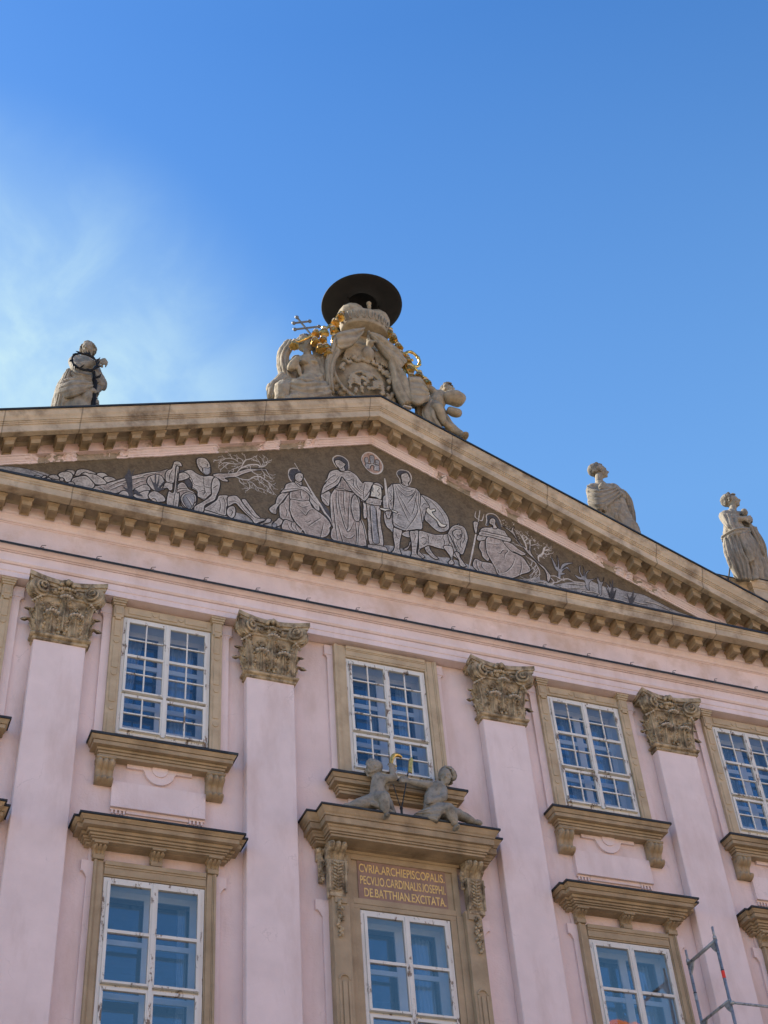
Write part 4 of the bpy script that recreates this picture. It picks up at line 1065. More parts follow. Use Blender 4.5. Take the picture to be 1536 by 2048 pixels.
    for (zz0, zz1, off) in ((z0+1.05, z0+1.11, .03), (z0+1.11, z0+1.20, 0)):
        fr = [(x*(1-off*1.2), y+off) for x, y in pl]
        poly = fr+[(.62*(1-off), WY-.02), (-.62*(1-off), WY-.02)]
        k = len(poly)
        b.add([(x, y, zz0) for x, y in poly]+[(x, y, zz1) for x, y in poly], [tuple(range(k)), tuple(range(2*k-1, k-1, -1))]+[(i, i+k, (i+1) % k+k, (i+1) % k) for i in range(k)])
    # flower in the middle
    for k in range(7):
        a = math.pi*k/6; b.ell((.10*math.cos(a), -.28, z0+1.10+.07*math.sin(a)), (.045, .035, .04), 7, 5)
    b.ell((0, -.32, z0+1.13), (.05, .05, .06), 8, 6)
    for k in range(-3, 4): b.ell((k*.045, -.27, z0+1.03-.01*abs(k)), (.03, .035, .035), 6, 5)
    # paler stone beads along the leaf tips
    b.m = 1
    for (x, y, z, wd) in ((-.2, -.315, z0+.485, .22), (.2, -.315, z0+.485, .22), (0, -.345, z0+.815, .21)):
        for k in range(5):
            u = (k-2)/2; b.ell((x+u*wd*.42, y+.02*abs(u), z-.022*u*u), (.03, .045, .022), 7, 5)
    for s in (-1, 1):
        for k in range(4): b.ell((s*(.43+.035*k), -.27+.03*k, z0+.765-.015*k), (.03, .03, .02), 6, 5)
    me = b
    return me
sh0 = cp0 = None
for i, px in enumerate(PXS):
    if sh0 is None:
        s = MB(); s.box(-.43, .43, -.12, WY, 0, 16.29)
        s.v = [(x+px, y, z) for x, y, z in s.v]; sh0 = s.build('pilaster', 'pink2', pal, bevel=.012, origin=(px, 0, 0))
        c = capital_mesh(); c.v = [(x+px, y, z) for x, y, z in c.v]
        cp0 = c.build('capital', ['cap', 'tip'], sh0, smooth=False, origin=(px, 0, 0))
        cp0.data.polygons.foreach_set('use_smooth', [len(p.vertices) <= 4 and p.area < .004 for p in cp0.data.polygons])
    else:
        a = sh0.copy(); COL.objects.link(a); a.location = (px, 0, 0); a['_at'] = (px, 0, 0)
        c = cp0.copy(); COL.objects.link(c); c.parent = a

# ---- entablature
B = WY+.3
ar = MB(); AP = [(-.15,17.45),(-.15,17.555),(-.158,17.56),(-.165,17.565),(-.165,17.69),(-.185,17.70),(-.215,17.73),(-.215,17.775),(-.185,17.78),(-.185,17.935),(-.205,17.94),(-.205,17.962),(-.225,17.966),(-.25,17.99),(-.30,18.01),(-.31,18.035)]
ar.extrude([(WY-.02,17.45)]+grooved(AP, -1)+[(WY-.02,18.08)], -11.2, 11.2); ar.build('architrave', 'pink2', pal)
fl = MB(); fl.extrude([(-.33,18.0),(-.335,18.0),(-.335,18.045),(WY-.02,18.10),(WY-.02,18.09),(-.33,18.035)], -11.2, 11.2)
flo = fl.build('ledge_flashing', 'dark', pal)
for i in range(20):
    x = -7.4+.965*i
    c = MB(); c.tube([(x,-.30,18.05),(x+.03,-.30,18.13),(x+.10,-.30,18.15)], .006, 5); c.tube([(x+.01,-.30,18.09),(x+.07,-.30,18.09)], .005, 4)
    c.build('bird_wire_clip', 'dark', flo)
fz = MB(); fz.box(-11.2, 11.2, -.12, .6, 18.095, 18.64); fz.build('frieze', 'frieze', pal)
bd = MB(); bd.extrude([(.5,18.64),(-.135,18.64),(-.135,18.655),(-.165,18.662),(-.165,18.71),(-.175,18.72),(-.20,18.75),(-.205,18.79),(-.235,18.80),(-.25,18.83),(-.245,18.84),(-.245,18.995),(.5,18.995)], -11.2, 11.2); bd.build('bed_moulding', 'pink2', pal)
cn = MB(); cn.extrude([(.5,18.995),(-.255,18.995),(-.27,19.005),(-.285,19.03),(-.295,19.045),(-.56,19.045),(-.562,18.95),(-.585,18.94),(-.59,18.92),(-.74,18.92),(-.76,18.925),(-.76,19.065),(-.775,19.07),(-.775,19.10),(-.795,19.115),(-.81,19.15),(-.81,19.175),(.5,19.30)], -11.6, 11.6); cn.build('horizontal_cornice', 'stone2', pal)
f2 = MB(); f2.extrude([(-.83,19.155),(-.83,19.205),(.3,19.34),(.3,19.32),(-.815,19.185),(-.815,19.155)], -11.6, 11.6); f2.build('cornice_flashing', 'dark', pal)

# modillions
def modillion(slope):
    b = MB()
    def bx(x0, x1, y0, y1, z0, z1):
        k = len(b.v); b.box(x0, x1, y0, y1, z0, z1); b.v[k:] = [(x, y, z+slope*x) for x, y, z in b.v[k:]]
    h = .083
    bx(-h, h, -.53, -.243, .02, .09); bx(-h+.004, h-.004, -.53, -.243, .1451, .25)
    for (x0, x1, y0, y1) in ((-h, -h+.022, -.53, -.243), (h-.022, h, -.53, -.243), (-h+.022, h-.022, -.53, -.45), (-h+.022, h-.022, -.275, -.243)): bx(x0, x1, y0, y1, -.012, .02)
    bx(-h-.01, h+.01, -.54, -.243, .09, .105); bx(-h-.022, h+.022, -.55, -.243, .105, .12); bx(-h-.03, h+.03, -.56, -.243, .12, .1445)
    return b
def place_mods(name, mesh_b, xs, zf, dy=0):
    first = None
    for x in xs:
        if first is None:
            q = MB(); q.v = [(a+x, b_+dy, c+zf(x)) for a, b_, c in mesh_b.v]; q.f = mesh_b.f; q.mi = mesh_b.mi
            first = q.build(name, 'stone', pal, bevel=.004, origin=(x, 0, zf(x)))
        else:
            o = first.copy(); COL.objects.link(o); o.location = (x, 0, zf(x))
place_mods('modillion', modillion(0), [k*.452+.0 for k in range(-17, 21)], lambda x: 18.79)
# raking cornices
AZ, SL_, SR_ = 23.53, .391, .409
def top(x): return AZ+SL_*x if x < 0 else AZ-SR_*x
def rake(name, prof, m, x1=0.0, n=1):
    for s, sl in ((-1, SL_), (1, -SR_)):
        b = MB(); x0 = -10.9 if s < 0 else 0.0; xe = 0.0 if s < 0 else 10.4
        b.extrude([(y, z+top(x0)) for y, z in prof], x0, xe, sl, n)
        b.build(name, m, pal)
RK = [(.5,-.02),(-.875,-.02),(-.88,-.03),(-.88,-.055),(-.872,-.062),(-.868,-.10),(-.855,-.15),(-.832,-.19),(-.82,-.225),(-.82,-.24),(-.80,-.245),(-.80,-.272),(-.782,-.277),(-.782,-.305),(-.76,-.31),(-.76,-.475),(-.745,-.48),(-.64,-.48),(-.635,-.455),(-.61,-.45),(-.605,-.35),(-.36,-.35),(-.35,-.365),(-.335,-.39),(-.315,-.405),(-.315,-.42),(.5,-.42)]
rake('raking_cornice', RK, 'stone2', n=1)
rake('roof_edge_flashing', [(-.905,-.03),(-.905,.012),(-.3,.03),(6,.03),(6,.0),(-.3,.0),(-.89,-.018)], 'dark')
rake('raking_frieze', [(.5,-.42),(-.305,-.42),(-.305,-.63),(.5,-.63)], 'pinkw')
ml = modillion(SL_); mrr = modillion(-SR_)
for q in (ml, mrr): q.v = [(x, y-.06, z) for x, y, z in q.v]
place_mods('modillion', ml, [-.4527*k for k in range(0, 22)], lambda x: top(x)-.61)
place_mods('modillion', mrr, [.4385*k for k in range(1, 22)], lambda x: top(x)-.61)
# crumbling lower moulding of the raking cornice (real chipped geometry)
def chipped():
    prof = [(.3,-.625),(-.318,-.625),(-.318,-.655),(-.30,-.66),(-.29,-.665),(-.272,-.69),(-.245,-.715),(-.238,-.735),(-.222,-.742),(-.215,-.775),(.3,-.775)]
    for s, sl in ((-1, SL_), (1, -SR_)):
        b = MB(); n = 430; k = len(prof); x0, xe = (-9.4, 0.0) if s < 0 else (0.0, 9.0)
        zones = [(-6.75, -4.95), (-3.25, -2.4), (-2.0, -1.3)] if s < 0 else [(1.4, 2.4), (2.9, 3.25), (5.0, 6.35), (8.0, 10)]
        dm = []
        for i in range(n+1):
            x = x0+(xe-x0)*i/n
            d = 0
            for a, c in zones:
                if a-.2 < x < c+.2:
                    e = min(1, max(0, (min(x-a, c-x)+.15)/.3)); d = max(d, e)
            nn = noise.noise((x*2.3, s*5.0, 0.3))*.9+noise.noise((x*9, 1.7, s))*.5
            dmg = d*(.72+nn) if d > 0 else 0
            dm.append(dmg)
            for j, (y, z) in enumerate(prof):
                lo = j/(k-1)
                dd = max(0, dmg-.25-.25*noise.noise((x*7, j*1.3, 4)))
                y2 = y+min(.105, dd*.28)*(1 if y < -.2 else 0); y2 = min(y2, -.205) if y < 0 else y2
                jag = 0.02*noise.noise((x*14, j*.9, s*3)) if d > 0 else 0
                edge = 0
                if lo > .75 and y < 0: edge = -.02*max(0, noise.noise((x*1.7, 9, s)))+.012*noise.noise((x*11, 2, s))
                b.v.append((x, y2+jag*.4 if y < 0 else y, z+top(x)+jag+edge))
        for i in range(n):
            for j in range(k):
                a = i*k+j; c = i*k+(j+1) % k; b.f.append([a, c, c+k, a+k])
                v = .5*(dm[i]+dm[i+1])+.3*noise.noise(((x0+(xe-x0)*i/n)*6, j*.8, 2))
                b.mi.append(1 if v > .52 else 0)
        b.build('raking_bed_moulding', ['pink2', 'bare'], pal)
chipped()
# tympanum with the mosaic
TY = -.19
tb = MB(); tb.prism([(-(AZ-.6-19.2)/SL_, 19.2), ((AZ-.6-19.2)/SR_, 19.2), (0, AZ-.60)], TY, .3)
tymp = tb.build('tympanum', 'mosbg', pal)
from mathutils.geometry import tessellate_polygon
def ribbon(mb, pts, wd, y, closed=False, taper=True):
    n = len(pts)
    if n < 2: return
    L_, R2 = [], []
    for i in range(n):
        a = pts[(i-1) % n] if closed or i else pts[i]; c = pts[(i+1) % n] if closed or i < n-1 else pts[i]
        dx, dz = c[0]-a[0], c[1]-a[1]; l = math.hypot(dx, dz) or 1
        t = i/(n-1); ww = wd*.5*(min(1, .35+2.6*min(t, 1-t)) if (taper and not closed) else 1)
        ww *= 1+.25*noise.noise((pts[i][0]*9, pts[i][1]*9, 1))
        nx, nz = -dz/l*ww, dx/l*ww
        L_.append((pts[i][0]+nx, y, pts[i][1]+nz)); R2.append((pts[i][0]-nx, y, pts[i][1]-nz))
    vs = L_+R2; fs = [(i, i+1, n+i+1, n+i) for i in range(n-1)]
    if closed: fs.append((n-1, 0, n, 2*n-1))
    mb.add(vs, fs)
def mosaic():
    keys = {'F0': 'm0', 'F1': 'm1', 'F2': 'm2', 'F3': 'm3', 'F7': 'm7', 'FG': 'mG', 'FW': 'mW', 'FD': 'mD', 'L': 'mL', 'B': 'mL', 'D': 'line', 'P': 'mL'}
    names = ['m0', 'm1', 'm2', 'm3', 'm7', 'mG', 'mW', 'mD', 'mL', 'line']
    b = MB(); cnt = 0; n7 = 0
    for ln in MOS.strip().splitlines():
        a = ln.split(); k, lv, wd = a[0], int(a[1]), int(a[2])/1000
        pts = [(float(q.split(',')[0])/100, 19+float(q.split(',')[1])/100) for q in a[3:]]
        cnt += 1; y = TY-.004-.0022*lv-.00009*(cnt % 9)
        if k == 'F7': n7 += 1; y = TY-.0006-.0003*n7
        if k[0] == 'F':
            cl = smooth_curve(pts, 4, True) if k != 'F7' else pts
            b.m = names.index(keys[k])
            tri = tessellate_polygon([[Vector((p[0], p[1], 0)) for p in cl]])
            b.add([(p[0], y, p[1]) for p in cl], [tuple(t) for t in tri])
            if k not in ('F7', 'FD'):
                b.m = names.index('line'); ribbon(b, cl, .021 if k != 'FG' else .012, y-.0011, True)
                if k in ('F0', 'F1', 'F3'):
                    ar_ = sum(cl[i][0]*cl[(i+1) % len(cl)][1]-cl[(i+1) % len(cl)][0]*cl[i][1] for i in range(len(cl)))/2
                    if abs(ar_) > .02:
                        sg = 1 if ar_ > 0 else -1; ins = []
                        for i in range(len(cl)):
                            a_, c_ = cl[i-1], cl[(i+1) % len(cl)]; dx, dz = c_[0]-a_[0], c_[1]-a_[1]; l_ = math.hypot(dx, dz) or 1
                            ins.append((cl[i][0]-sg*dz/l_*.024, cl[i][1]+sg*dx/l_*.024))
                        b.m = names.index('mL'); ribbon(b, ins, .013, y-.0007, True)
                if k in ('F0', 'F1', 'F3') and len(pts) > 9:
                    cx = sum(p[0] for p in cl)/len(cl); cz = sum(p[1] for p in cl)/len(cl)
        elif k == 'P':
            b.m = names.index('mL')
            for p in pts:
                for _ in range(2):
                    r_ = random.uniform(.008, .016); ox, oz = random.uniform(-.03, .03), random.uniform(-.03, .03)
                    b.add([(p[0]+ox+r_*math.cos(q), y-.0002*_, p[1]+oz+r_*math.sin(q)) for q in (0, 1.57, 3.14, 4.71)], [(0, 1, 2, 3)])
        else:
            cl = smooth_curve(pts, 5); b.m = names.index(keys[k])
            if k == 'D' and len(pts) > 2:
                of = []
                for i in range(len(cl)):
                    a_, c_ = cl[max(0, i-1)], cl[min(len(cl)-1, i+1)]; dx, dz = c_[0]-a_[0], c_[1]-a_[1]; l_ = math.hypot(dx, dz) or 1; of.append((cl[i][0]-dz/l_*.02, cl[i][1]+dx/l_*.02))
                b.m = names.index('mL'); ribbon(b, of, .017, y-.0009); b.m = names.index('line')
            if k == 'B':
                def twig(p, a, ln_, w_, dep):
                    e = (p[0]+ln_*math.cos(a), p[1]+ln_*math.sin(a)); mid = ((p[0]+e[0])/2+random.uniform(-.012, .012), (p[1]+e[1])/2+random.uniform(-.012, .012))
                    ribbon(b, [p, mid, e], w_, y-.0014, taper=False)
                    if dep > 0:
                        for sg in (-1, 1): twig(mid if sg < 0 else e, a+sg*random.uniform(.35, .9), ln_*.6, w_*.8, dep-1)
                acc = 0
                for i in range(2, len(cl)-1):
                    dx, dz = cl[i][0]-cl[i-1][0], cl[i][1]-cl[i-1][1]; acc += math.hypot(dx, dz)
                    if acc > .10:
                        acc = 0; a = math.atan2(dz, dx)+random.choice((-1, 1))*random.uniform(.5, 1.1); twig(cl[i], a, random.uniform(.06, .12), .009, 1)
                twig(cl[-1], math.atan2(cl[-1][1]-cl[-2][1], cl[-1][0]-cl[-2][0]), .08, .009, 1)
            ribbon(b, cl, wd*1.15 if k in 'LB' else .014, y-.0012)
    o = b.build('mosaic', [n for n in names], tymp)
    return o
mosaic()
# ---- masonry joints / roof behind
rf = MB(); rf.box(-XW, XW, 1.6, 12, 20.6, 20.9); rf.build('flat_roof', 'dark', pal)
at = MB(); at.extrude([(.6,21.57),(.14,21.57),(.14,21.53),(.17,21.5),(.20,21.42),(.20,21.36),(.26,21.35),(.28,21.30),(.28,20.2),(.6,20.2)], 7.6, XW); at.extrude([(.6,21.57),(.14,21.57),(.14,21.53),(.17,21.5),(.20,21.42),(.20,21.36),(.26,21.35),(.28,21.30),(.28,20.2),(.6,20.2)], -XW, -7.6)
at.build('attic_parapet', 'stone2', pal)
for x in (-9.5, 9.5):
    pe = MB(); pe.hood(x, .30, .09, .5, [(.02,20.4),(.02,21.28),(.03,21.30),(.03,21.33),(-.0,21.335),(-.0,21.37),(.02,21.38),(.07,21.46),(.07,21.5),(.09,21.52),(.09,21.575)])
    pe.build('parapet_pedestal', 'stone2', pal)
pf = MB()
for x in (-9.5, 9.5): pf.box(x-.405, x+.405, -.02, .52, 21.576, 21.594)
pf.extrude([(.12,21.572),(.12,21.585),(.6,21.59),(.6,21.572)], 7.6, XW); pf.build('parapet_flashing', 'dark', pal)

# ---- windows
def frame_bars(b, x0, x1, z0, z1, y0, y1, t):
    b.box(x0, x0+t, y0, y1, z0, z1); b.box(x1-t, x1, y0, y1, z0, z1); b.box(x0+t, x1-t, y0, y1, z0, z0+t); b.box(x0+t, x1-t, y0, y1, z1-t, z1)
def window(cx, z0, z1, split, nrow_top, nrow_bot, ncol, thick=()):
    """outer casement, panes, inner casement, curtain, room"""
    b = MB(); H = HWI-.004
    frame_bars(b, cx-H, cx+H, z0, z1-.008, -.0, .10, .055)
    leaves = [(z0+.055, split-.022, nrow_bot), (split+.022, z1-.065, nrow_top)]
    for s in (-1, 1):
        xa, xb = (cx-H+.056, cx-.006) if s < 0 else (cx+.006, cx+H-.056)
        for (za, zb, nr) in leaves:
            frame_bars(b, xa, xb, za, zb, -.022, .035, .048)
            xi0, xi1, zi0, zi1 = xa+.048, xb-.048, za+.048, zb-.048
            for c in range(1, ncol):
                x = xi0+(xi1-xi0)*c/ncol; b.box(x-.012, x+.012, -.008, .02, zi0, zi1)
            for r_ in range(1, nr):
                z = zi0+(zi1-zi0)*r_/nr; t = .024 if (nr == 4 and r_ == 2) or ncol == 1 else .011
                yy = -.026 if t > .02 else -.011
                b.box(xi0, xi1, yy, .0195, z-t, z+t)
    b.box(cx-.028, cx+.028, -.034, -.0225, z0+.03, z1-.05)           # meeting strip
    b.box(cx-H+.058, cx+H-.058, .036, .09, split-.03, split+.03)       # transom
    # weather drip
    for s in (-1, 1): b.box(cx+s*.38-.33, cx+s*.38+.33, -.045, -.0225, split+.024, split+.05)
    for s in (-1, 1): b.box(cx+s*.38-.33, cx+s*.38+.33, -.05, -.0225, z0+.062, z0+.095)
    o = b.build('window', 'paint', pal, origin=(cx, 0, z0))
    rr_ = random.Random(int(cx*100+z0))
    for s in (-1, 1):
        for (za, zb, nr) in leaves:
            xa, xb = (cx-H+.09, cx-.04) if s < 0 else (cx+.04, cx+H-.09)
            zs = [za+.03+(zb-za-.06)*k/nr for k in range(nr+1)]; g_ = MB()
            nc = ncol
            for k in range(nr):
                for c in range(nc):
                    x0, x1 = xa+(xb-xa)*c/nc, xa+(xb-xa)*(c+1)/nc; d1, d2 = rr_.uniform(-.0035, .0035), rr_.uniform(-.0035, .0035)
                    g_.add([(x0, .010-d1, zs[k]+.002), (x1, .010+d1, zs[k]+.002), (x1, .010+d1+d2, zs[k+1]-.002), (x0, .010-d1+d2, zs[k+1]-.002)], [(0, 1, 2, 3)])
            g_.build('pane', 'glass' if ncol > 1 else 'glassl', o)
    # embrasure + inner casement
    r_ = MB(); r_.box(cx-H-.001, cx-H+.03, .105, .40, z0, z1-.01); r_.box(cx+H-.03, cx+H+.001, .105, .40, z0, z1-.01); r_.box(cx-H+.03, cx+H-.03, .105, .40, z1-.04, z1-.01); r_.box(cx-H+.03, cx+H-.03, .105, .40, z0, z0+.03)
    r_.build('embrasure', 'paint2', o)
    i_ = MB(); frame_bars(i_, cx-H+.03, cx+H-.03, z0+.03, z1-.04, .32, .37, .10); i_.box(cx-.07, cx+.07, .315, .36, z0+.13, z1-.14)
    for zz in ((split,) if ncol == 1 else (split, split+(z1-split)*.52)): i_.box(cx-H+.13, cx+H-.13, .322, .362, zz-.045, zz+.045)
    if ncol == 1: i_.box(cx-H+.13, cx+H-.13, .322, .362, (split+z1)/2-.06, (split+z1)/2+.02)
    else: i_.box(cx-H+.13, cx+H-.13, .322, .362, z0+.35, z0+.39)
    i_.build('inner_casement', 'paint2', o)
    g2 = MB(); g2.box(cx-H+.1, cx+H-.1, .34, .344, z0+.1, z1-.1); g2.build('inner_pane', 'glass2', o)
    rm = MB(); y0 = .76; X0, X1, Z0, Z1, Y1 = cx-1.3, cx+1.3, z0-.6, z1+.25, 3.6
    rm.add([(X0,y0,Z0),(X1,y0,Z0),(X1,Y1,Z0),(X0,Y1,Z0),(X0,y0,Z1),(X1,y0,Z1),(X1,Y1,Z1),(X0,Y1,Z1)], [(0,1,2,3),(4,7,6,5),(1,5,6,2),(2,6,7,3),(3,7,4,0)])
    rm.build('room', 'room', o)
    return o
def curtain(o, cx, z0, z1, xs):
    b = MB()
    for (xa, xb, xa2, xb2) in xs:
        n = 28; rows = 8; vs = []
        for j in range(rows+1):
            t = j/rows
            for i in range(n+1):
                u = i/n; x = (xa+(xb-xa)*u)*(1-t)+(xa2+(xb2-xa2)*u)*t
                vs.append((cx+x, .50+.035*math.sin(u*26+3*t+xa*5), z1-(z1-z0)*t))
        b.add(vs, [(j*(n+1)+i, j*(n+1)+i+1, (j+1)*(n+1)+i+1, (j+1)*(n+1)+i) for j in range(rows) for i in range(n)])
    b.build('curtain', 'curtain', o, smooth=True)
def scroll_console(b, x0, x1, yb, z_top, z_bot, d_top, d_bot, ribs=3):
    """S-scroll bracket: convex top roll, concave waist, small roll at the foot"""
    H = z_top-z_bot; w_ = x1-x0; n = 30; prof = []
    for i in range(n+1):
        t = i/n
        if t < .45: d = d_top*(.50+.52*math.sin(t/.45*math.pi)**.7)
        elif t < .74: q = (t-.45)/.29; d = d_top*.50*(1-q)+d_bot*.52*q; d *= 1-.12*math.sin(q*math.pi)
        else: q = (t-.74)/.26; d = d_bot*(.52+.50*math.sin(q*math.pi)**.7)
        prof.append((d, z_top-H*t))
    m = 6*ribs+1; vs = []
    for i, (d, z) in enumerate(prof):
        for j in range(m):
            u = j/(m-1); bul = abs(math.sin(u*math.pi*ribs))**.8
            vs.append((x0+w_*u, yb-d*(.72+.28*bul), z))
    fs = [(i*m+j, i*m+j+1, (i+1)*m+j+1, (i+1)*m+j) for i in range(n) for j in range(m-1)]
    k = len(vs)
    for (d, z) in prof: vs += [(x0, yb, z), (x1, yb, z)]
    for i in range(n):
        fs.append((i*m, (i+1)*m, k+2*(i+1), k+2*i)); fs.append((i*m+m-1, k+2*i+1, k+2*i+3, (i+1)*m+m-1))
    fs.append(tuple([j for j in range(m)]+[k+1, k])); fs.append(tuple([n*m+j for j in range(m-1, -1, -1)]+[k+2*n, k+2*n+1]))
    b.add(vs, fs)
    for xx in (x0-.004, x1+.004):   # spiral relief on the cheeks
        pts = [(xx, yb-d_top*.45+.4*d_top*math.exp(-a*.14)*math.cos(a), z_top-.2*H+.16*H*math.exp(-a*.14)*math.sin(a)) for a in [q*.5 for q in range(18)]]
        b.tube(pts, .008, 5)
def upper_trim(o, cx, kind):
    b = MB(); zt, zb = 17.447, 14.57; sy = -.045
    for s in (-1, 1):   # pink backing strips with ears
        ps = MB(); x1, x2 = sorted((cx+s*.975, cx+s*1.115)); ps.box(x1, x2, .03, WY, zb, 17.12)
        x1, x2 = sorted((cx+s*.975, cx+s*1.165)); ps.box(x1, x2, .022, WY, 17.20, 17.40); ps.box(min(cx+s*.975, cx+s*1.18), max(cx+s*.975, cx+s*1.18), .012, WY, 17.185, 17.20)
        for k in range(6): 
            xx = 1.165-.05*(k/5)**.5; x1, x2 = sorted((cx+s*.975, cx+s*xx)); ps.box(x1, x2, .0225+.001*k, WY, 17.185-.013*(k+1), 17.185-.013*k)
        ps.build('backing_strip', 'pink2', o)
    if kind == 'A':
        for s in (-1, 1):
            xa, xb = sorted((cx+s*.782, cx+s*.975)); b.box(xa, xb, sy, WY, zb, 17.30)
            # raised panels and discs
            xc = (xa+xb)/2
            zz = [(14.68, 15.10), (15.33, 15.80), (16.02, 16.48), (16.68, 17.02)]
            for (p, q) in zz: b.box(xc-.052, xc+.052, sy-.012, sy+.001, p, q)
            for zc in (15.215, 15.91, 16.58):
                b.prism([(xc+.05*math.cos(a), zc+.05*math.sin(a)) for a in [2*math.pi*k/14 for k in range(14)]], sy-.014, sy+.001)
            # cap block
            b.box(xc-.085, xc+.085, sy-.03, WY, 17.08, 17.33); b.box(xc-.058, xc+.058, sy-.042, sy-.029, 17.14, 17.30); b.box(xc-.05, xc+.05, sy-.035, sy, 17.03, 17.079)
            b.box(xc-.105, xc+.105, sy-.05, WY, 17.33, 17.37); b.box(xc-.12, xc+.12, sy-.07, WY, 17.37, 17.41); b.box(xc-.13, xc+.13, sy-.085, WY, 17.41, zt)
        b.box(cx-.782, cx+.782, -.015, WY, 17.165, 17.38); b.box(cx-.782, cx+.782, -.03, -.0152, 17.165, 17.19)
        for (p, q) in ((-.70, -.30), (-.16, .16), (.30, .70)): b.box(cx+p, cx+q, -.03, -.0149, 17.225, 17.345)
        for xc in (-.23, .23):
            b.prism([(cx+xc+.048*math.cos(a), 17.30+.055*math.sin(a)) for a in [math.pi+math.pi*k/8 for k in range(9)]], -.03, -.0149)
    else:
        for s in (-1, 1):
            for (p, q, y) in ((.782, .82, sy+.01), (.82, .93, sy), (.93, .955, sy-.012), (.955, 1.01, sy-.024)):
                xa, xb = sorted((cx+s*p, cx+s*q)); b.box(xa, xb, y, WY, zb, 17.40)
        for (p, q, y) in ((17.165, 17.20, sy+.01), (17.20, 17.31, sy), (17.31, 17.335, sy-.012), (17.335, 17.40, sy-.024)):
            hw = .782 if q < 17.3 else .782
            b.box(cx-hw, cx+hw, y-.0005, WY, p, q)
    b.build('surround', 'stone3', o, bevel=.004)
SILLP = [(.02,14.24),(.02,14.285),(.035,14.29),(.04,14.33),(.06,14.335),(.065,14.375),(.14,14.38),(.14,14.45),(.155,14.455),(.165,14.48),(.19,14.53),(.195,14.545)]
def sill(o, cx, hw=1.0):
    b = MB(); b.hood(cx, hw, -.075, WY-.01, grooved(SILLP)); so_ = b.build('sill', 'stone', o)
    f = MB(); f.hood(cx, hw, -.075, WY-.02, [(.20,14.525),(.208,14.525),(.208,14.565),(.10,14.592),(-.02,14.61)]); f.build('sill_flashing', 'dark', o)
def under_sill(o, cx):
    for s in (-1, 1):
        b = MB(); xa, xb = sorted((cx+s*.755, cx+s*1.035)); scroll_console(b, xa, xb, WY-.01, 14.235, 13.80, .23, .19)
        b.box(xa-.01, xb+.01, -.13, WY-.01, 14.2, 14.239)
        b.build('console', 'stone', o, smooth=True)
    p = MB()
    p.box(cx-.755, cx+.755, .005, WY, 13.44, 13.885)
    p.box(cx-.755, cx+.755, -.008, WY, 13.425, 13.44)
    p.box(cx-.50, cx+.50, .045, WY, 13.36, 13.425)
    for s in (-1, 1):
        xa = cx+s*.62; p.box(xa-.13, xa+.13, .045, WY, 13.395, 13.425)
        for k in range(4): p.box(xa-.11+.062*k, xa-.08+.062*k, .04, WY, 13.335, 13.395)
    arc = [(.25*math.cos(a), 14.195+.25*math.sin(a)) for a in [math.pi+math.pi*k/16 for k in range(17)]]
    poly = [(-.755, 14.30), (-.755, 14.247), (-.53, 14.247), (-.53, 14.178), (-.27, 14.178)]+arc[1:-1]+[(.27, 14.178), (.53, 14.178), (.53, 14.247), (.755, 14.247), (.755, 14.30)]
    p.prism([(cx+x, z) for x, z in poly], .03, WY)
    p.prism([(cx+.128*math.cos(a), 14.205+.128*math.sin(a)) for a in [2*math.pi*k/24 for k in range(24)]], .008, WY)
    p.build('relief_panel', 'pink2', o)
def lower_trim(o, cx):
    b = MB(); sy = -.03; zb = 8.6
    for s in (-1, 1):
        for (p, q, y) in ((.779, .80, sy+.02), (.80, .885, sy), (.885, .905, sy-.012), (.905, .94, sy-.03)):
            xa, xb = sorted((cx+s*p, cx+s*q)); b.box(xa, xb, y, WY, zb, 12.46)
    for (p, q, y) in ((12.225, 12.25, sy+.02), (12.25, 12.36, sy), (12.36, 12.39, sy-.012), (12.39, 12.46, sy-.03)):
        b.box(cx-.779, cx+.779, y-.0005, WY, p, q)
    b.build('surround', 'stone4', o, bevel=.004)
    for x in (-.885, 0, .885):
        c = MB(); scroll_console(c, cx+x-.095, cx+x+.095, .02, 12.675, 12.52, .2, .10); c.box(cx+x-.085, cx+x+.085, -.07, .05, 12.465, 12.535); c.box(cx+x-.105, cx+x+.105, -.2, .05, 12.66, 12.695)
        c.build('console', 'stone', o)
    for s in (-1, 1):
        p = MB(); xa, xb = sorted((cx+s*.94, cx+s*1.03)); p.box(xa, xb, .035, WY, zb, 12.2)
        xa, xb = sorted((cx+s*.94, cx+s*1.12)); p.box(xa, xb, .025, WY, 12.31, 12.47)
        for k in range(7):
            xx = 1.12-.085*(k/6)**.5; xa, xb = sorted((cx+s*.94, cx+s*xx)); p.box(xa, xb, .0255+.001*k, WY, 12.31-.016*(k+1), 12.31-.016*k)
        xa, xb = sorted((cx+s*.94, cx+s*1.02)); p.box(xa, xb, .04, WY, 12.47, 12.72)
        p.build('backing_strip', 'pink2', o)
HP = [(.02,12.69),(.02,12.72),(.05,12.725),(.05,12.75),(.075,12.76),(.08,12.79),(.11,12.80),(.12,12.84),(.20,12.845),(.20,12.915),(.215,12.92),(.22,12.935),(.25,12.96),(.265,12.985)]
def hood_on(o, cx, hw, yf, prof, back, name='hood'):
    prof = grooved(prof); b = MB(); b.hood(cx, hw, yf, WY-.01, prof)
    b.hood(cx, hw+back[0], yf+back[1], WY-.008, [(p, z-.003) for p, z in prof]); b.build(name, 'stone', o)
    f = MB(); pt, zt = prof[-1]
    f.hood(cx, hw, yf, WY-.02, [(pt+.012, zt-.01), (pt+.02, zt-.01), (pt+.02, zt+.022), (pt-.12, zt+.04), (-.04, zt+.055)])
    f.hood(cx, hw+back[0], yf+back[1], WY-.018, [(pt+.012, zt-.013), (pt+.02, zt-.013), (pt+.02, zt+.018), (pt-.12, zt+.03), (-.0, zt+.045)])
    f.build('hood_flashing', 'dark', o)
wins = {}
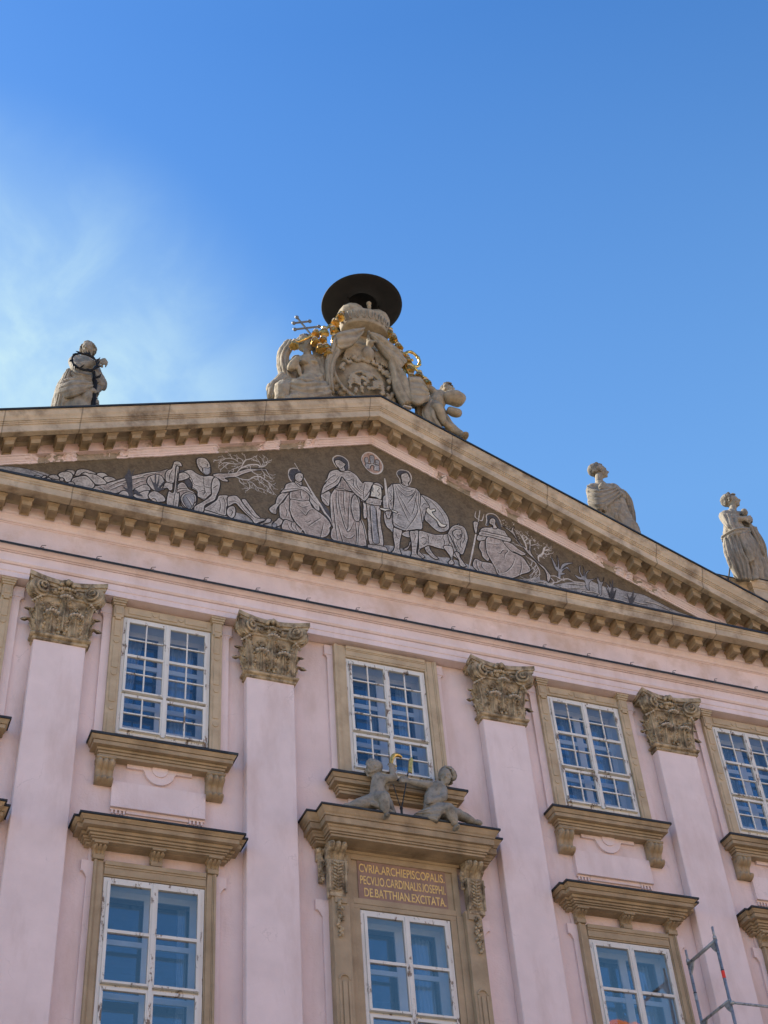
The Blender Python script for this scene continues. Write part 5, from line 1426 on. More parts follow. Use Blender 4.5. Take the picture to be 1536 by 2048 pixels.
for i, cx in enumerate(bays):
    o = window(cx, UP[0], UP[1], 15.57, 4, 2, 2)
    wins[('u', i)] = o
    upper_trim(o, cx, 'B' if i == 2 else 'A'); sill(o, cx, 1.0 if i != 2 else 1.04)
    cs = {0: [(-.55, -.2, -.6, -.35)], 1: [(-.62, -.3, -.62, -.62), (.15, .62, .25, .5)], 2: [(-.2, -.02, -.25, -.05), (.4, .62, .4, .6)], 3: [(-.28, -.05, -.22, -.02), (.42, .64, .35, .6)], 4: [(-.3, -.05, -.25, .0), (.4, .6, .4, .6)]}[i]
    curtain(o, cx, UP[0]+.1, UP[1]-.1, cs)
    if i != 2: under_sill(o, cx)
    else:
        p = MB(); q = [(-.98,13.2),(-.98,13.9),(-.93,14.02),(-.85,14.1),(-.85,14.235),(.85,14.235),(.85,14.1),(.93,14.02),(.98,13.9),(.98,13.2)]; p.prism(q, .03, WY); p.build('relief_panel', 'pink2', o)
    o = window(cx, 9.0, 12.22, 10.55, 2, 2, 1)
    wins[('l', i)] = o
    curtain(o, cx, 9.1, 12.1, [(.33, .62, .36, .62)] if i in (2, 3, 4) else [(.5, .64, .52, .64)])
    if i != 2:
        lower_trim(o, cx); hood_on(o, cx, 1.005, -.17, HP, (.07, .12))
# ---- centre window with consoles, inscription and its big hood
o = wins[('l', 2)]
b = MB(); zb = 8.6
b.box(-1.0, 1.0, -.02, WY, 12.225, 12.30)
b.box(-1.0, -.779, -.02, WY, zb, 12.225); b.box(.779, 1.0, -.02, WY, zb, 12.225)
b.box(-1.0, 1.0, .02, WY, 12.30, 13.30)
frame_bars(b, -.99, .99, 12.305, 13.18, -.02, .0195, .10)
b.extrude([(WY,13.30),(-.02,13.18),(-.03,13.2),(-.045,13.24),(-.08,13.27),(-.10,13.30),(-.30,13.31),(-.30,13.34),(WY,13.34)], -1.04, 1.04)
for s in (-1, 1):
    xa, xb = sorted((s*1.0, s*1.285)); b.box(xa, xb, -.14, WY, zb, 12.36)
    xa, xb = sorted((s*.885, s*1.0)); b.box(xa, xb, -.045, -.0202, zb, 12.30)
    xa, xb = sorted((s*1.04, s*1.245)); b.box(xa, xb, -.165, -.139, 12.20, 12.37)
    xc = s*1.142
    for k in (-1, 1): b.box(xc+k*.075-.02, xc+k*.075+.02, -.155, -.139, zb, 10.95)
    b.tube([(xc+.085*math.cos(a), -.15, 10.95+.085*math.sin(a)) for a in [math.pi*k/8 for k in range(9)]], .018, 6)
    b.box(xc-.035, xc+.035, -.162, -.139, zb, 10.93)
b.build('surround', 'stone4', o, bevel=.004)
for s in (-1, 1):
    c = MB(); xc = s*1.2
    xa, xb = xc-.15, xc+.15
    scroll_console(c, xa, xb, -.05, 13.225, 12.86, .31, .14, 3)
    # tapering leaf-carved shaft
    for i in range(8):
        t = i/7; z1_ = 12.90-.075*i; y = -.22+.045*t
        c.box(xc-.14, xc+.14, y, -.05, z1_-.075, z1_)
    for i in range(9):
        z_ = 12.86-.055*i
        for k in (-1, 1):
            c.tube([(xc+k*.01, -.238+.005*i, z_-.02), (xc+k*.05, -.25+.005*i, z_+.0), (xc+k*(.08+.012*math.sin(i*2.1)), -.235+.005*i, z_+.028)], [.012, .022, .008], 6)
        c.ell((xc, -.24+.006*i, z_-.01), (.012, .02, .034), 6, 5)
    c.tube([(xa+.015,-.235,12.88),(xa+.015,-.20,12.36)], .018, 6); c.tube([(xb-.015,-.235,12.88),(xb-.015,-.20,12.36)], .018, 6)
    c.build('console', 'cap', o)
    gq = MB()
    def bunch(xc_, y, za, zb_, w0, seed):
        rr = random.Random(seed); n = 26
        for i in range(n):
            t = i/n; ww = w0*(.5+.7*math.sin(math.pi*min(1, t*1.05)))*(1-.35*t)
            gq.ell((xc_+rr.uniform(-ww, ww), y-rr.uniform(0, .03), za+(zb_-za)*t), (rr.uniform(.02, .036), .03, rr.uniform(.02, .036)), 7, 5, Euler((rr.uniform(-.6, .6), rr.uniform(-.6, .6), 0)).to_matrix())
    bunch(xc-s*.02, -.17, 12.24, 11.62, .055, 3+s)
    gq.build('garland', 'cap', o)
    gq = MB(); bunch(s*1.40, -.02, 13.0, 12.62, .05, 11+s); gq.tube([(s*1.40, .02, 13.2), (s*1.40, .02, 12.6)], .05, 8)
    scroll_console(gq, min(s*1.30, s*1.47), max(s*1.30, s*1.47), WY-.01, 13.2, 12.98, .14, .08, 2)
    gq.build('side_garland', 'cap', o)
    gq = MB(); bunch(s*1.02, -.10, 13.05, 12.74, .025, 21+s); gq.build('side_garland', 'cap', o)
for s in (-1, 1):
    p = MB(); xa, xb = sorted((s*1.285, s*1.50)); p.box(xa, xb, .03, WY, 12.16, 12.32)
    for k in range(7):
        xx = 1.50-.10*(k/6)**.5; xa, xb = sorted((s*1.285, s*xx)); p.box(xa, xb, .0305+.001*k, WY, 12.16-.016*(k+1), 12.16-.016*k)
    xa, xb = sorted((s*1.285, s*1.385)); p.box(xa, xb, .04, WY, zb, 12.05)
    p.build('backing_strip', 'pink2', o)
CP = [(.02,13.225),(.02,13.26),(.045,13.265),(.045,13.295),(.065,13.30),(.075,13.345),(.10,13.36),(.105,13.39),(.15,13.395),(.15,13.50),(.165,13.505),(.17,13.54),(.19,13.56),(.225,13.63),(.23,13.65)]
hood_on(o, 0.0, 1.335, -.37, CP, (.165, .26))
pq = MB(); pq.box(-.775, .775, .003, .0205, 12.40, 13.08); plq = pq.build('plaque', 'plaque', o)
def text(s, x0, x1, z, h, y):
    cu = bpy.data.curves.new('t', 'FONT'); cu.body = s; cu.size = 1; cu.extrude = .012; cu.offset = .008
    t = bpy.data.objects.new('t', cu); COL.objects.link(t)
    dg = bpy.context.evaluated_depsgraph_get(); me = bpy.data.meshes.new_from_object(t.evaluated_get(dg))
    xs_ = [v.co.x for v in me.vertices]; ys_ = [v.co.y for v in me.vertices]
    ax, bx_ = min(xs_), max(xs_); ay, by = min(ys_), max(ys_)
    vs = [(x0+(v.co.x-ax)/(bx_-ax)*(x1-x0), y-(v.co.z+.012)*.25, z+(v.co.y-ay)/(by-ay)*h) for v in me.vertices]
    fs = [tuple(p_.vertices) for p_ in me.polygons]
    bpy.data.objects.remove(t)
    return vs, fs
tb_ = MB()
for s, x0, x1, z in (('CVRIA.ARCHIEPISCOPALIS.', -.75, .75, 12.875), ('PECVLIO.CARDINALIS.IOSEPHI.', -.74, .75, 12.665), ('DE.BATTHIAN.EXCITATA.', -.68, .74, 12.455)):
    v_, f_ = text(s, x0, x1, z, .15, .001); tb_.add(v_, f_)
tb_.build('lettering', 'letter', plq)
# ================================================================== sculpture
def V(t): return Vector([float(q) for q in t.split(',')])
def head_items(mb, hr, c, d):
    """skull, brow, nose, lips, chin, cheeks; hr = head half-height, d = gaze"""
    f = d.normalized(); up = Vector((0, 0, 1)); sd = up.cross(f).normalized(); up = f.cross(sd).normalized()
    rot = Matrix((sd, f, up)).transposed()
    P = lambda s_, f_, u_: c+sd*s_*hr+f*f_*hr+up*u_*hr
    mb.ell(P(0, -.08, .2), (.70*hr, .84*hr, .80*hr), 14, 10, rot)
    mb.ell(P(0, .18, -.22), (.56*hr, .60*hr, .74*hr), 14, 10, rot)
    mb.ell(P(0, .60, -.80), (.20*hr, .18*hr, .16*hr), 8, 6, rot)
    mb.tube([P(0, .74, .12), P(0, .88, -.14), P(0, .98, -.27)], [.09*hr, .11*hr, .14*hr], 8)
    for s_ in (-1, 1):
        mb.ell(P(s_*.15, .80, -.28), (.08*hr, .09*hr, .07*hr), 7, 5, rot)
        mb.tube([P(s_*.10, .74, .14), P(s_*.30, .72, .18), P(s_*.50, .56, .08)], [.07*hr, .075*hr, .05*hr], 7)
        mb.ell(P(s_*.27, .64, .0), (.12*hr, .08*hr, .075*hr), 8, 6, rot)
        mb.ell(P(s_*.36, .48, -.34), (.19*hr, .18*hr, .20*hr), 8, 6, rot)
        mb.ell(P(s_*.72, -.02, -.08), (.07*hr, .17*hr, .22*hr), 8, 6, rot)
    mb.tube([P(-.2, .70, -.49), P(0, .79, -.47), P(.2, .70, -.49)], .05*hr, 6)
    mb.tube([P(-.16, .68, -.59), P(0, .76, -.60), P(.16, .68, -.59)], .055*hr, 6)
def hand_items(mb, c, d, sc_):
    """palm, four curled fingers and a thumb from the side of the palm"""
    f = d.normalized(); n = Vector((0, -1, 0)); n = (n-f*n.dot(f)); n = n.normalized() if n.length > .2 else Vector((1, 0, 0)); sd = f.cross(n).normalized()
    S_ = .145*sc_
    P = lambda a, b, e: c+f*a*S_+sd*b*S_+n*e*S_
    rot = Matrix((sd, n, f)).transposed()
    mb.ell(P(0, 0, 0), (.42*S_, .2*S_, .5*S_), 10, 8, rot)
    for i, ln in enumerate((.80, .95, .9, .7)):
        b = (i-1.5)*.24
        mb.tube([P(.35, b, 0), P(.35+ln*.45, b*1.05, .06), P(.35+ln*.62, b*1.05, -.18), P(.35+ln*.5, b, -.42)], [.115*S_, .11*S_, .10*S_, .085*S_], 7)
    mb.tube([P(-.15, .34, 0), P(.18, .58, -.08), P(.48, .56, -.24)], [.13*S_, .12*S_, .09*S_], 7)
def hair_items(n, r, c, R_, d, seed):
    rr = random.Random(seed); f = d.normalized(); out = []; k = 0
    while k < n:
        v = Vector((rr.gauss(0, 1), rr.gauss(0, 1), rr.gauss(0, 1))).normalized()
        if v.dot(f) > .45 and v.z < .62: continue
        if v.z < -.62: continue
        p = c+Vector((v.x*R_*.82, v.y*R_*.82, v.z*R_*.95)); out.append((p, r*rr.uniform(.8, 1.25), v)); k += 1
    return out
def sheet(b, A, B_, nf, amp):
    """a hanging fold of cloth between two edges, pleated along its length, with real thickness"""
    nf = max(2, int(round(nf*.62))); amp *= 1.45; A = smooth_curve([tuple(p) for p in A], 7); B_ = smooth_curve([tuple(p) for p in B_], 7); n = len(A); m = nf*12+1; vs = []; bk = []
    for i in range(n):
        a, c = Vector(A[i]), Vector(B_[i])
        tg = Vector(A[min(n-1, i+1)])-Vector(A[max(0, i-1)])+Vector(B_[min(n-1, i+1)])-Vector(B_[max(0, i-1)])
        nn = tg.cross(c-a); nn = nn.normalized() if nn.length > 1e-6 else Vector((0, -1, 0))
        if nn.y > 0: nn = -nn
        for j in range(m):
            u = j/(m-1); p = a.lerp(c, u)
            ph = u*nf+.35*noise.noise(Vector((p.x*2, p.z*2, nf)))+.12*math.sin(i*.35+j)
            h = abs(math.sin(math.pi*ph))**.75; am = amp*(.55+.75*abs(noise.noise(p*1.7+Vector((5, 0, 0))))*1.6)
            bow = .5*amp*math.sin(math.pi*u)
            vs.append(p+nn*(am*h+bow)); bk.append(p-nn*.07)
    fs = [(i*m+j, i*m+j+1, (i+1)*m+j+1, (i+1)*m+j) for i in range(n-1) for j in range(m-1)]
    k = n*m; fs += [tuple(reversed([q+k for q in f])) for f in fs]
    lp = [j for j in range(m)]+[i*m+m-1 for i in range(1, n)]+[(n-1)*m+j for j in range(m-2, -1, -1)]+[i*m for i in range(n-2, 0, -1)]
    fs += [(x, x+k, y+k, y) for x, y in zip(lp, lp[1:]+lp[:1])]
    b.add(vs+bk, fs)
SP = {}
cur = None
for ln in STA.strip().splitlines():
    if ln[0] == '#': cur = ln[1:]; SP[cur] = []
    else: SP[cur].append(ln.split())
def sculpt(name, parent_obj, m, vx=.02, extra=None, hm='hair', nm='body', drape=None):
    b = MB(); hair = []; ds = MB()
    for a in SP[name]:
        k = a[0]
        if k == 't':
            rs = [float(q) for q in a[1].split(',')]; ps = [V(q) for q in a[2:]]
            q4 = [tuple(p)+(rs[min(len(rs)-1, int(round(i*(len(rs)-1)/(len(ps)-1))))],) for i, p in enumerate(ps)]
            cv = smooth_curve(q4, 6)
            b.tube([q[:3] for q in cv], [q[3] for q in cv], 10)
            b.ell(cv[0][:3], cv[0][3]*.98, 8, 6); b.ell(cv[-1][:3], cv[-1][3]*.98, 8, 6)
        elif k == 'c':
            r0, r1 = [float(q) for q in a[1].split(',')]; p, q_ = V(a[2]), V(a[3])
            b.tube([p, p.lerp(q_, .35), p.lerp(q_, .7), q_], [r0, r0*.95+r1*.05, r0*.55+r1*.45, r1], 12)
            b.ell(p, r0*.99, 10, 8); b.ell(q_, r1*.99, 10, 8)
        elif k == 'e': b.ell(V(a[2]), tuple(float(q) for q in a[1].split(',')), 12, 8)
        elif k == 'h': head_items(b, float(a[1]), V(a[2]), V(a[3]))
        elif k == 'd': hand_items(b, V(a[1]), V(a[2]), float(a[3])*1.5)
        elif k == 's': ps = [V(q) for q in a[3:]]; sheet(ds, ps[:len(ps)//2], ps[len(ps)//2:], int(a[1]), float(a[2]))
        elif k == 'g': hair = hair_items(int(a[2]), float(a[1]), V(a[3]), float(a[4]), V(a[5]), hash(len(name)))
    if extra: extra(b)
    o = b.build(nm, m, parent_obj); voxel(o, vx, 1)
    # weathered, chiselled surface
    nv = len(o.data.vertices); nr = [0.0]*(3*nv); o.data.vertices.foreach_get('normal', nr); co = [0.0]*(3*nv); o.data.vertices.foreach_get('co', co)
    O = Vector(parent_obj['_at']); hd = [(V(a[2]), float(a[1])) for a in SP[name] if a[0] == 'h']; hn = [V(a[1]) for a in SP[name] if a[0] == 'd']
    for i in range(nv):
        c_ = Vector(co[3*i:3*i+3]); n_ = noise.noise(c_*9)*.008+noise.noise(c_*25)*.005
        keep = 1.0
        for q, r_ in hd: keep = min(keep, max(0, ((c_-q).length-r_*1.05)/.1))
        for q in hn: keep = min(keep, max(0, ((c_-q).length-.13)/.08))
        if keep < 1: n_ *= .3
        if drape and keep > 0:
            cx, cy, z1, kz, amp, ks = drape
            k_ = min(1, max(0, (z1-c_.z)/.25))*keep
            if k_ > 0:
                u = math.atan2(c_.x-cx, -(c_.y-cy)); ph = u*ks+(c_.z)*kz+1.5*noise.noise(c_*1.3)
                h1 = (1-abs(math.sin(ph)))**1.6; h2 = (1-abs(math.sin(ph*1.9+1.3*noise.noise(c_*2.5))))**2
                n_ += k_*amp*(h1-.45+.45*h2)*(.6+.8*abs(noise.noise(c_*.9+Vector((3, 1, 2)))*2))
        for k in range(3): co[3*i+k] += nr[3*i+k]*n_
    o.data.vertices.foreach_set('co', co); o.data.update()
    if ds.v: ds.build('drapery', m, parent_obj, smooth=True)
    if hair:
        h = MB()
        for i, (p, r, v) in enumerate(hair):
            t = v.orthogonal().normalized(); u = v.cross(t)
            cv = [p+v*(.012*math.sin(q*1.2))+(t*math.cos(q+i)+u*math.sin(q+i))*r*(1-q/9) for q in [z*.7 for z in range(8)]]
            h.tube(cv, [r*.42]*7+[r*.2], 6)
            h.ell(p, r*.62, 7, 5)
        c_, R_ = None, None
        for a in SP[name]:
            if a[0] == 'g': c_, R_ = V(a[3]), float(a[4])
        f_ = V([a for a in SP[name] if a[0] == 'g'][0][5]).normalized()
        h.ell(c_-f_*.07*R_/.19+Vector((0, 0, .03)), (R_*.86, R_*.86, R_*.84), 12, 9)
        ho = h.build('hair', hm, parent_obj); voxel(ho, vx*.7, 1)
    return o
# ---- four roof statues
s1 = empty('statue', (-5.98, .2, 21.1), 'stone roof statue holding a dark thorny wreath, on the left slope of the pediment', 'statue', 'statues along the roofline')
def ex1(b): b.hood(-5.98, .40, -.15, .6, [(0, 21.1), (0, 21.5), (.04, 21.52), (.04, 21.6), (0, 21.62)]); b.tube([(-6.0,.25,21.6),(-6.0,.25,22.4)], [.44,.42], 14)
sculpt('laurel_statue', s1, 'statue', 0.015, ex1, drape=(-6.0, .3, 23.25, 3.2, .022, 4.5))
s3 = empty('statue', (5.95, .2, 21.1), 'stone roof statue looking right in profile, halfway down the right slope of the pediment', 'statue', 'statues along the roofline')
def ex3(b):
    b.ell((5.86,.16,23.05),(.36,.30,.55),14,10); b.ell((5.98,.2,22.6),(.42,.36,.55),14,10)
    b.tube([(6.15,.3,23.4),(6.25,.34,22.9),(6.25,.32,22.0)], [.22,.26,.3], 12); b.hood(5.98, .40, -.15, .6, [(0, 21.0), (0, 21.5), (.04, 21.52), (.04, 21.6), (0, 21.62)]); b.tube([(6.1,.25,21.6),(6.15,.25,22.4)], [.44,.40], 14)
sculpt('scroll_statue', s3, 'statue', 0.015, ex3, drape=(6.0, .35, 23.5, -4.0, .02, 4.5))
s4 = empty('statue', (9.5, .25, 21.59), 'draped stone statue standing full length on the parapet pedestal at the right edge', 'statue', 'statues along the roofline')
def ex4(b):
    b.box(9.5-.33, 9.5+.36, .0, .48, 21.594, 21.66); b.tube([(9.5,.28,23.2),(9.6,.32,22.6),(9.62,.3,21.62)], [.26,.30,.32], 14); b.tube([(9.25,.2,23.1),(9.22,.2,22.5),(9.32,.2,21.62)], [.22,.26,.24], 14)
sculpt('club_statue', s4, 'statue', 0.015, ex4, drape=(9.35, .3, 23.2, 1.0, .025, 5.5))
cb = MB(); cb.tube([(9.70,-.02,22.35),(9.60,-.02,23.1),(9.55,-.02,23.6)], [.045,.04,.035], 8); cb.ell((9.54,-.02,23.66), (.085,.085,.11), 10, 8)
tag(cb.build('club', 'statue', smooth=True), 'short stone club with a round knob held by the statue at the right edge', 'club')
rd = MB(); rd.tube([(8.765,.1,21.95),(8.56,.1,21.40)], .018, 6)
tag(rd.build('brace_rod', 'dark'), 'thin dark metal rod leaning between the parapet and the right-edge statue', 'rod')
# wreath, bundle of rods, held by the left statue
def wreath(c, rx, rz, tilt, name, m, label, cat, n=40, leafy=True):
    b = MB(); rr = random.Random(5); pts = []
    for i in range(n+1):
        a = 2*math.pi*i/n; pts.append((c[0]+rx*math.cos(a), c[1]+tilt*math.sin(a), c[2]+rz*math.sin(a)))
    b.tube(pts, .022, 6)
    if leafy:
        for i in range(30):
            a = rr.uniform(0, 2*math.pi); p = Vector((c[0]+rx*math.cos(a), c[1]+tilt*math.sin(a), c[2]+rz*math.sin(a)))
            d = Vector((-math.sin(a)+math.cos(a)*rr.uniform(-.9, 1.1), rr.uniform(-.6, .3), math.cos(a)+math.sin(a)*rr.uniform(-.9, 1.1))).normalized()
            b.tube([p, p+d*.06, p+d*.13], [.018, .022, .004], 5)
    return tag(b.build(name, m), label, cat)
wreath((-6.06, -.28, 23.07), .25, .29, .05, 'wreath', 'hat', 'thin black metal wreath held up in front of the left roof statue', 'wreath')
b = MB(); rr = random.Random(2)
for k in range(7):
    a = k*.9; dx, dy = .035*math.cos(a), .03*math.sin(a); b.tube([(-5.775+dx, -.13+dy, 21.95), (-5.80+dx, -.15+dy, 22.75+.05*(k % 3))], .017, 5)
b.tube([(-5.80,-.16,22.7),(-5.83,-.16,23.0)], .02, 5); b.tube([(-5.87,-.16,23.0),(-5.82,-.17,22.80),(-5.72,-.17,22.88),(-5.70,-.17,22.95)], [.01,.03,.025,.01], 5)
for k in range(5): b.tube([(-5.79,-.15,22.05+.15*k), (-5.79+rr.uniform(-.1, .1), -.18, 22.10+.15*k)], [.012, .006], 4)
tag(b.build('rod_bundle', 'hat'), 'dark iron bundle of rods held upright at the side of the left roof statue', 'rods')
# ---- crest above the apex
cr = empty('crest', (0, -.1, 23.3), 'carved stone coat of arms with eagle and looped drapery at the pediment apex', 'coat of arms')
def blob(spec, name, m, parent, vx=.02, sm=2):
    b = MB()
    for s_ in spec:
        if s_[0] == 'e': b.ell(s_[1], s_[2], 12, 9, Euler(s_[3]).to_matrix() if len(s_) > 3 else None)
        elif s_[0] == 't':
            cv = smooth_curve([tuple(p)+(r,) for p, r in zip(s_[1], s_[2])], 6); b.tube([q[:3] for q in cv], [q[3] for q in cv], 10)
            b.ell(cv[0][:3], cv[0][3]*.97, 8, 6); b.ell(cv[-1][:3], cv[-1][3]*.97, 8, 6)
        elif s_[0] == 'b': b.box(*s_[1])
    o = b.build(name, m, parent); voxel(o, vx, sm); return o
sp = [('b', (-1.0, 1.0, -.5, .5, 23.18, 23.62)), ('b', (-.95, .95, -.25, .45, 23.4, 24.6)), ('b', (-.75, .8, -.2, .4, 24.5, 25.3)), ('b', (-.55, .6, -.25, .4, 25.2, 25.8)), ('b', (-.4, .45, -.3, .35, 25.7, 26.3)),
      ('e', (-.13, -.15, 24.75), (.86, .34, 1.12), (0.12, 0, 0)), ('b', (-.45, .55, -.1, .35, 24.5, 26.0))]
blob(sp, 'backing', 'statuep', cr, .035)
rr = random.Random(4); sp = []
for k in range(30):   # rim of the cartouche
    a = 2*math.pi*k/30; sp.append(('e', (-.13+.80*math.cos(a), -.40-.05*math.sin(a)-.02*(k % 2), 24.60+.93*math.sin(a)), (.075+.02*(k % 3), .07, .085)))
sp.append(('t', [(-.13+.72*math.cos(a), -.46, 24.58+.84*math.sin(a)) for a in [2*math.pi*q/16 for q in range(17)]], [.045]*17))
# eagle with spread wings
sp += [('e', (-.05, -.56, 25.22), (.15, .12, .22)), ('e', (-.02, -.66, 25.46), (.085, .10, .10)), ('t', [(-.02,-.7,25.46), (.06,-.78,25.43), (.08,-.8,25.38)], [.04, .03, .012]), ('t', [(-.05,-.6,25.1), (-.04,-.62,25.6), (.0,-.6,25.95)], [.07, .05, .03])]
for s_ in (-1, 1):
    for k in range(9):
        x = s_*(.14+.052*k); sp.append(('t', [(x*.8, -.50, 25.40+.03*math.sin(k*.5)), (x*1.0, -.52, 25.24-.01*k), (x*1.12, -.50, 25.06-.02*k)], [.035, .032, .016]))
    sp.append(('t', [(s_*.1,-.5,25.30), (s_*.34,-.53,25.46), (s_*.58,-.5,25.38)], [.05, .05, .03]))
# festoons and small wreath relief
for k in range(46):
    a = math.pi*k/45; rx, rz = .56, .60; sp.append(('e', (-.13+rx*math.cos(a)+rr.uniform(-.05, .05), -.52+rr.uniform(-.03, .02), 24.45+rz*math.sin(a)+rr.uniform(-.07, .07)), (rr.uniform(.035, .065), .045, rr.uniform(.03, .055)), (0, rr.uniform(-1, 1), 0)))
sp.append(('t', [(-.13+.36*math.cos(a), -.52, 24.28+.34*math.sin(a)) for a in [math.pi*q/12 for q in range(-1, 14)]], [.035]*15))
for k in range(16): sp.append(('e', (-.13+rr.uniform(-.13, .13), -.54, 24.30+rr.uniform(-.25, .28)), (.05, .04, .06)))
for s_ in (-1, 1):
    for k in range(5): sp.append(('t', [(-.13+s_*.15, -.53, 24.35-.05*k), (-.13+s_*.32, -.54, 24.45-.07*k), (-.13+s_*.42, -.52, 24.38-.09*k)], [.025, .022, .012]))
for k in range(26):
    a = rr.uniform(3.3, 6.1); q = rr.uniform(.45, .75); sp.append(('e', (-.13+q*math.cos(a), -.50, 24.45+q*1.05*math.sin(a)), (.04, .04, .06), (0, rr.uniform(-1, 1), 0)))
blob(sp, 'relief', 'statuep', cr, .016, 1)
ds_ = MB()
for a in SP['crest_cloth']: ps = [V(q) for q in a[3:]]; sheet(ds_, ps[:len(ps)//2], ps[len(ps)//2:], int(a[1]), float(a[2]))
ds_.build('mantling', 'statuep', cr, smooth=True)
lb = MB()
for k in range(7): lb.box(.66, .84, -.62, -.55, 23.72+.115*k, 23.76+.115*k)
lb.box(.645, .672, -.60, -.5, 23.62, 24.6); lb.build('notched_post', 'tip', cr)
# princely crown
cw = empty('crown', (0, -.35, 26.15), 'puffed stone prince crown with fur band just under the black hat', 'crown')
blob([('e', (-.29, -.38, 26.60), (.33, .34, .31)), ('e', (.29, -.38, 26.60), (.33, .34, .31)), ('e', (0, -.36, 26.52), (.34, .33, .25))], 'cap', 'statuep', cw, .02, 2)
b = MB(); nn = 60; vs = []
rg = [(.50, 26.12), (.53, 26.13), (.535, 26.20), (.56, 26.36), (.585, 26.48), (.575, 26.52), (.50, 26.54)]
for r, z in rg:
    for i in range(nn): vs.append((r*1.03*math.cos(2*math.pi*i/nn), -.36+r*.72*math.sin(2*math.pi*i/nn), z+.025*abs(math.sin(i*math.pi*7/nn))*(z > 26.4)))
b.add(vs, [(k*nn+i, k*nn+(i+1) % nn, (k+1)*nn+(i+1) % nn, (k+1)*nn+i) for k in range(len(rg)-1) for i in range(nn)]+[tuple(range(nn-1, -1, -1)), tuple((len(rg)-1)*nn+i for i in range(nn))])
for k in range(11):
    a = math.pi*(k+.5)/11; ca, sa = math.cos(a), math.sin(a); t_ = .055
    b.tube([(.60*ca-t_*sa, -.36-.43*sa-t_*ca*.6, 26.44), (.575*ca-t_*.8*sa, -.36-.41*sa, 26.27), (.57*ca, -.37-.41*sa, 26.20), (.575*ca+t_*.8*sa, -.36-.41*sa, 26.27), (.60*ca+t_*sa, -.36-.43*sa+t_*ca*.6, 26.44)], .014, 5)
b.build('fur_band', 'statuep', cw, smooth=True)
b = MB()
for z, r in ((26.72, .045), (26.82, .05), (26.93, .06)): b.ell((.05, -.62, z), (r, r, r), 8, 6)
b.tube([(.05,-.6,26.6),(.05,-.62,26.95)], .03, 6); b.build('beaded_cross', 'statuep', cw, smooth=True)
# cardinal hat: wide flat brim with the hollow head seen from below
ht = empty('cardinal_hat', (0, -.33, 27.2), 'wide round black iron cardinal hat seen from below above the crown', 'hat')
b = MB(); n = 56; HC = (0, -.33, 27.15)
rings = [(.36, .03), (.40, .0), (.60, -.015), (.82, -.01), (.915, .0), (.93, .012), (.92, .028), (.82, .022), (.6, .018), (.42, .04), (.385, .06), (.37, .20), (.30, .30), (.15, .345), (.0, .35), (.0, .335), (.14, .33), (.285, .285), (.35, .19)]
vs = [(HC[0]+r*math.cos(2*math.pi*i/n)*1.0, HC[1]+r*math.sin(2*math.pi*i/n), HC[2]+z+.01*math.sin(4*math.pi*i/n)) for r, z in rings for i in range(n)]
K = len(rings); b.add(vs, [(k*n+i, k*n+(i+1) % n, ((k+1) % K)*n+(i+1) % n, ((k+1) % K)*n+i) for k in range(K) for i in range(n)])
b.build('brim', 'hat', ht, smooth=True)
for x, y in ((-.38, -.45), (.36, -.42), (0, .05)):
    b = MB(); b.tube([(x, y, 26.4), (x, y, 27.17)], .022, 6); b.build('strut', 'hat', ht)
def tassel(p, r, sw=0):
    b = MB(); p = Vector(p); rr = random.Random(int(p.x*1000)); ax = Vector((rr.uniform(-.35, .35), rr.uniform(-.2, .2), 1)).normalized(); q = ax.to_track_quat('Z', 'Y').to_matrix()
    b.ell(p+ax*r*.9, (r*.62, r*.62, r*.55), 9, 7, q)
    b.m = 1; b.tube([p+ax*r*.42, p+ax*r*.16], [r*.80, r*.80], 10); b.m = 0
    b.tube([p+ax*r*.18, p-ax*r*.3, p-ax*r*1.15], [r*.55, r*.8, r*1.0], 10)
    for k in range(9):
        a = 2*math.pi*k/9; d = q @ Vector((math.cos(a), math.sin(a), 0))
        b.tube([p+ax*r*.1+d*r*.62, p-ax*r*.4+d*r*.86, p-ax*r*1.2+d*r*1.02], r*.14, 4)
    return b.build('tassel', ['gold', 'tip'], ht)
TL = [(-.64,-.55,26.32),(-.80,-.6,25.98),(-.86,-.6,25.70),(-1.07,-.6,25.56),(-1.27,-.6,25.42),(-1.10,-.6,25.26),(-.83,-.6,25.42),(-.86,-.62,25.12),(-1.19,-.6,24.98),(-1.0,-.62,24.86),(-1.30,-.6,25.16),(-1.06,-.62,25.02)]
TR = [(.56,-.5,26.26),(.64,-.5,26.10),(.73,-.5,25.84),(.77,-.52,25.56),(.79,-.52,25.28),(.92,-.5,25.46),(.95,-.5,25.18),(.98,-.5,24.90),(1.17,-.5,25.04),(1.06,-.5,24.68),(1.32,-.5,24.86)]
for p in TL+TR: tassel(p, .095)
for pts in ([(-.45,-.5,26.6),(-.66,-.55,26.35),(-.82,-.6,25.95),(-1.08,-.6,25.6),(-1.3,-.6,25.35),(-1.72,-.55,24.98)], [(-.6,-.5,26.3),(-.84,-.6,25.7),(-.86,-.6,25.2)], [(.45,-.5,26.5),(.62,-.5,26.2),(.74,-.5,25.8),(.95,-.5,25.4),(1.3,-.5,24.95)], [(.7,-.5,25.8),(.8,-.5,25.3),(1.0,-.5,24.8)]):
    b = MB(); b.tube(smooth_curve(pts, 5), .035, 6); b.build('cord', 'gold', ht, smooth=True)
tassel((-1.74,-.52,24.98), .10)
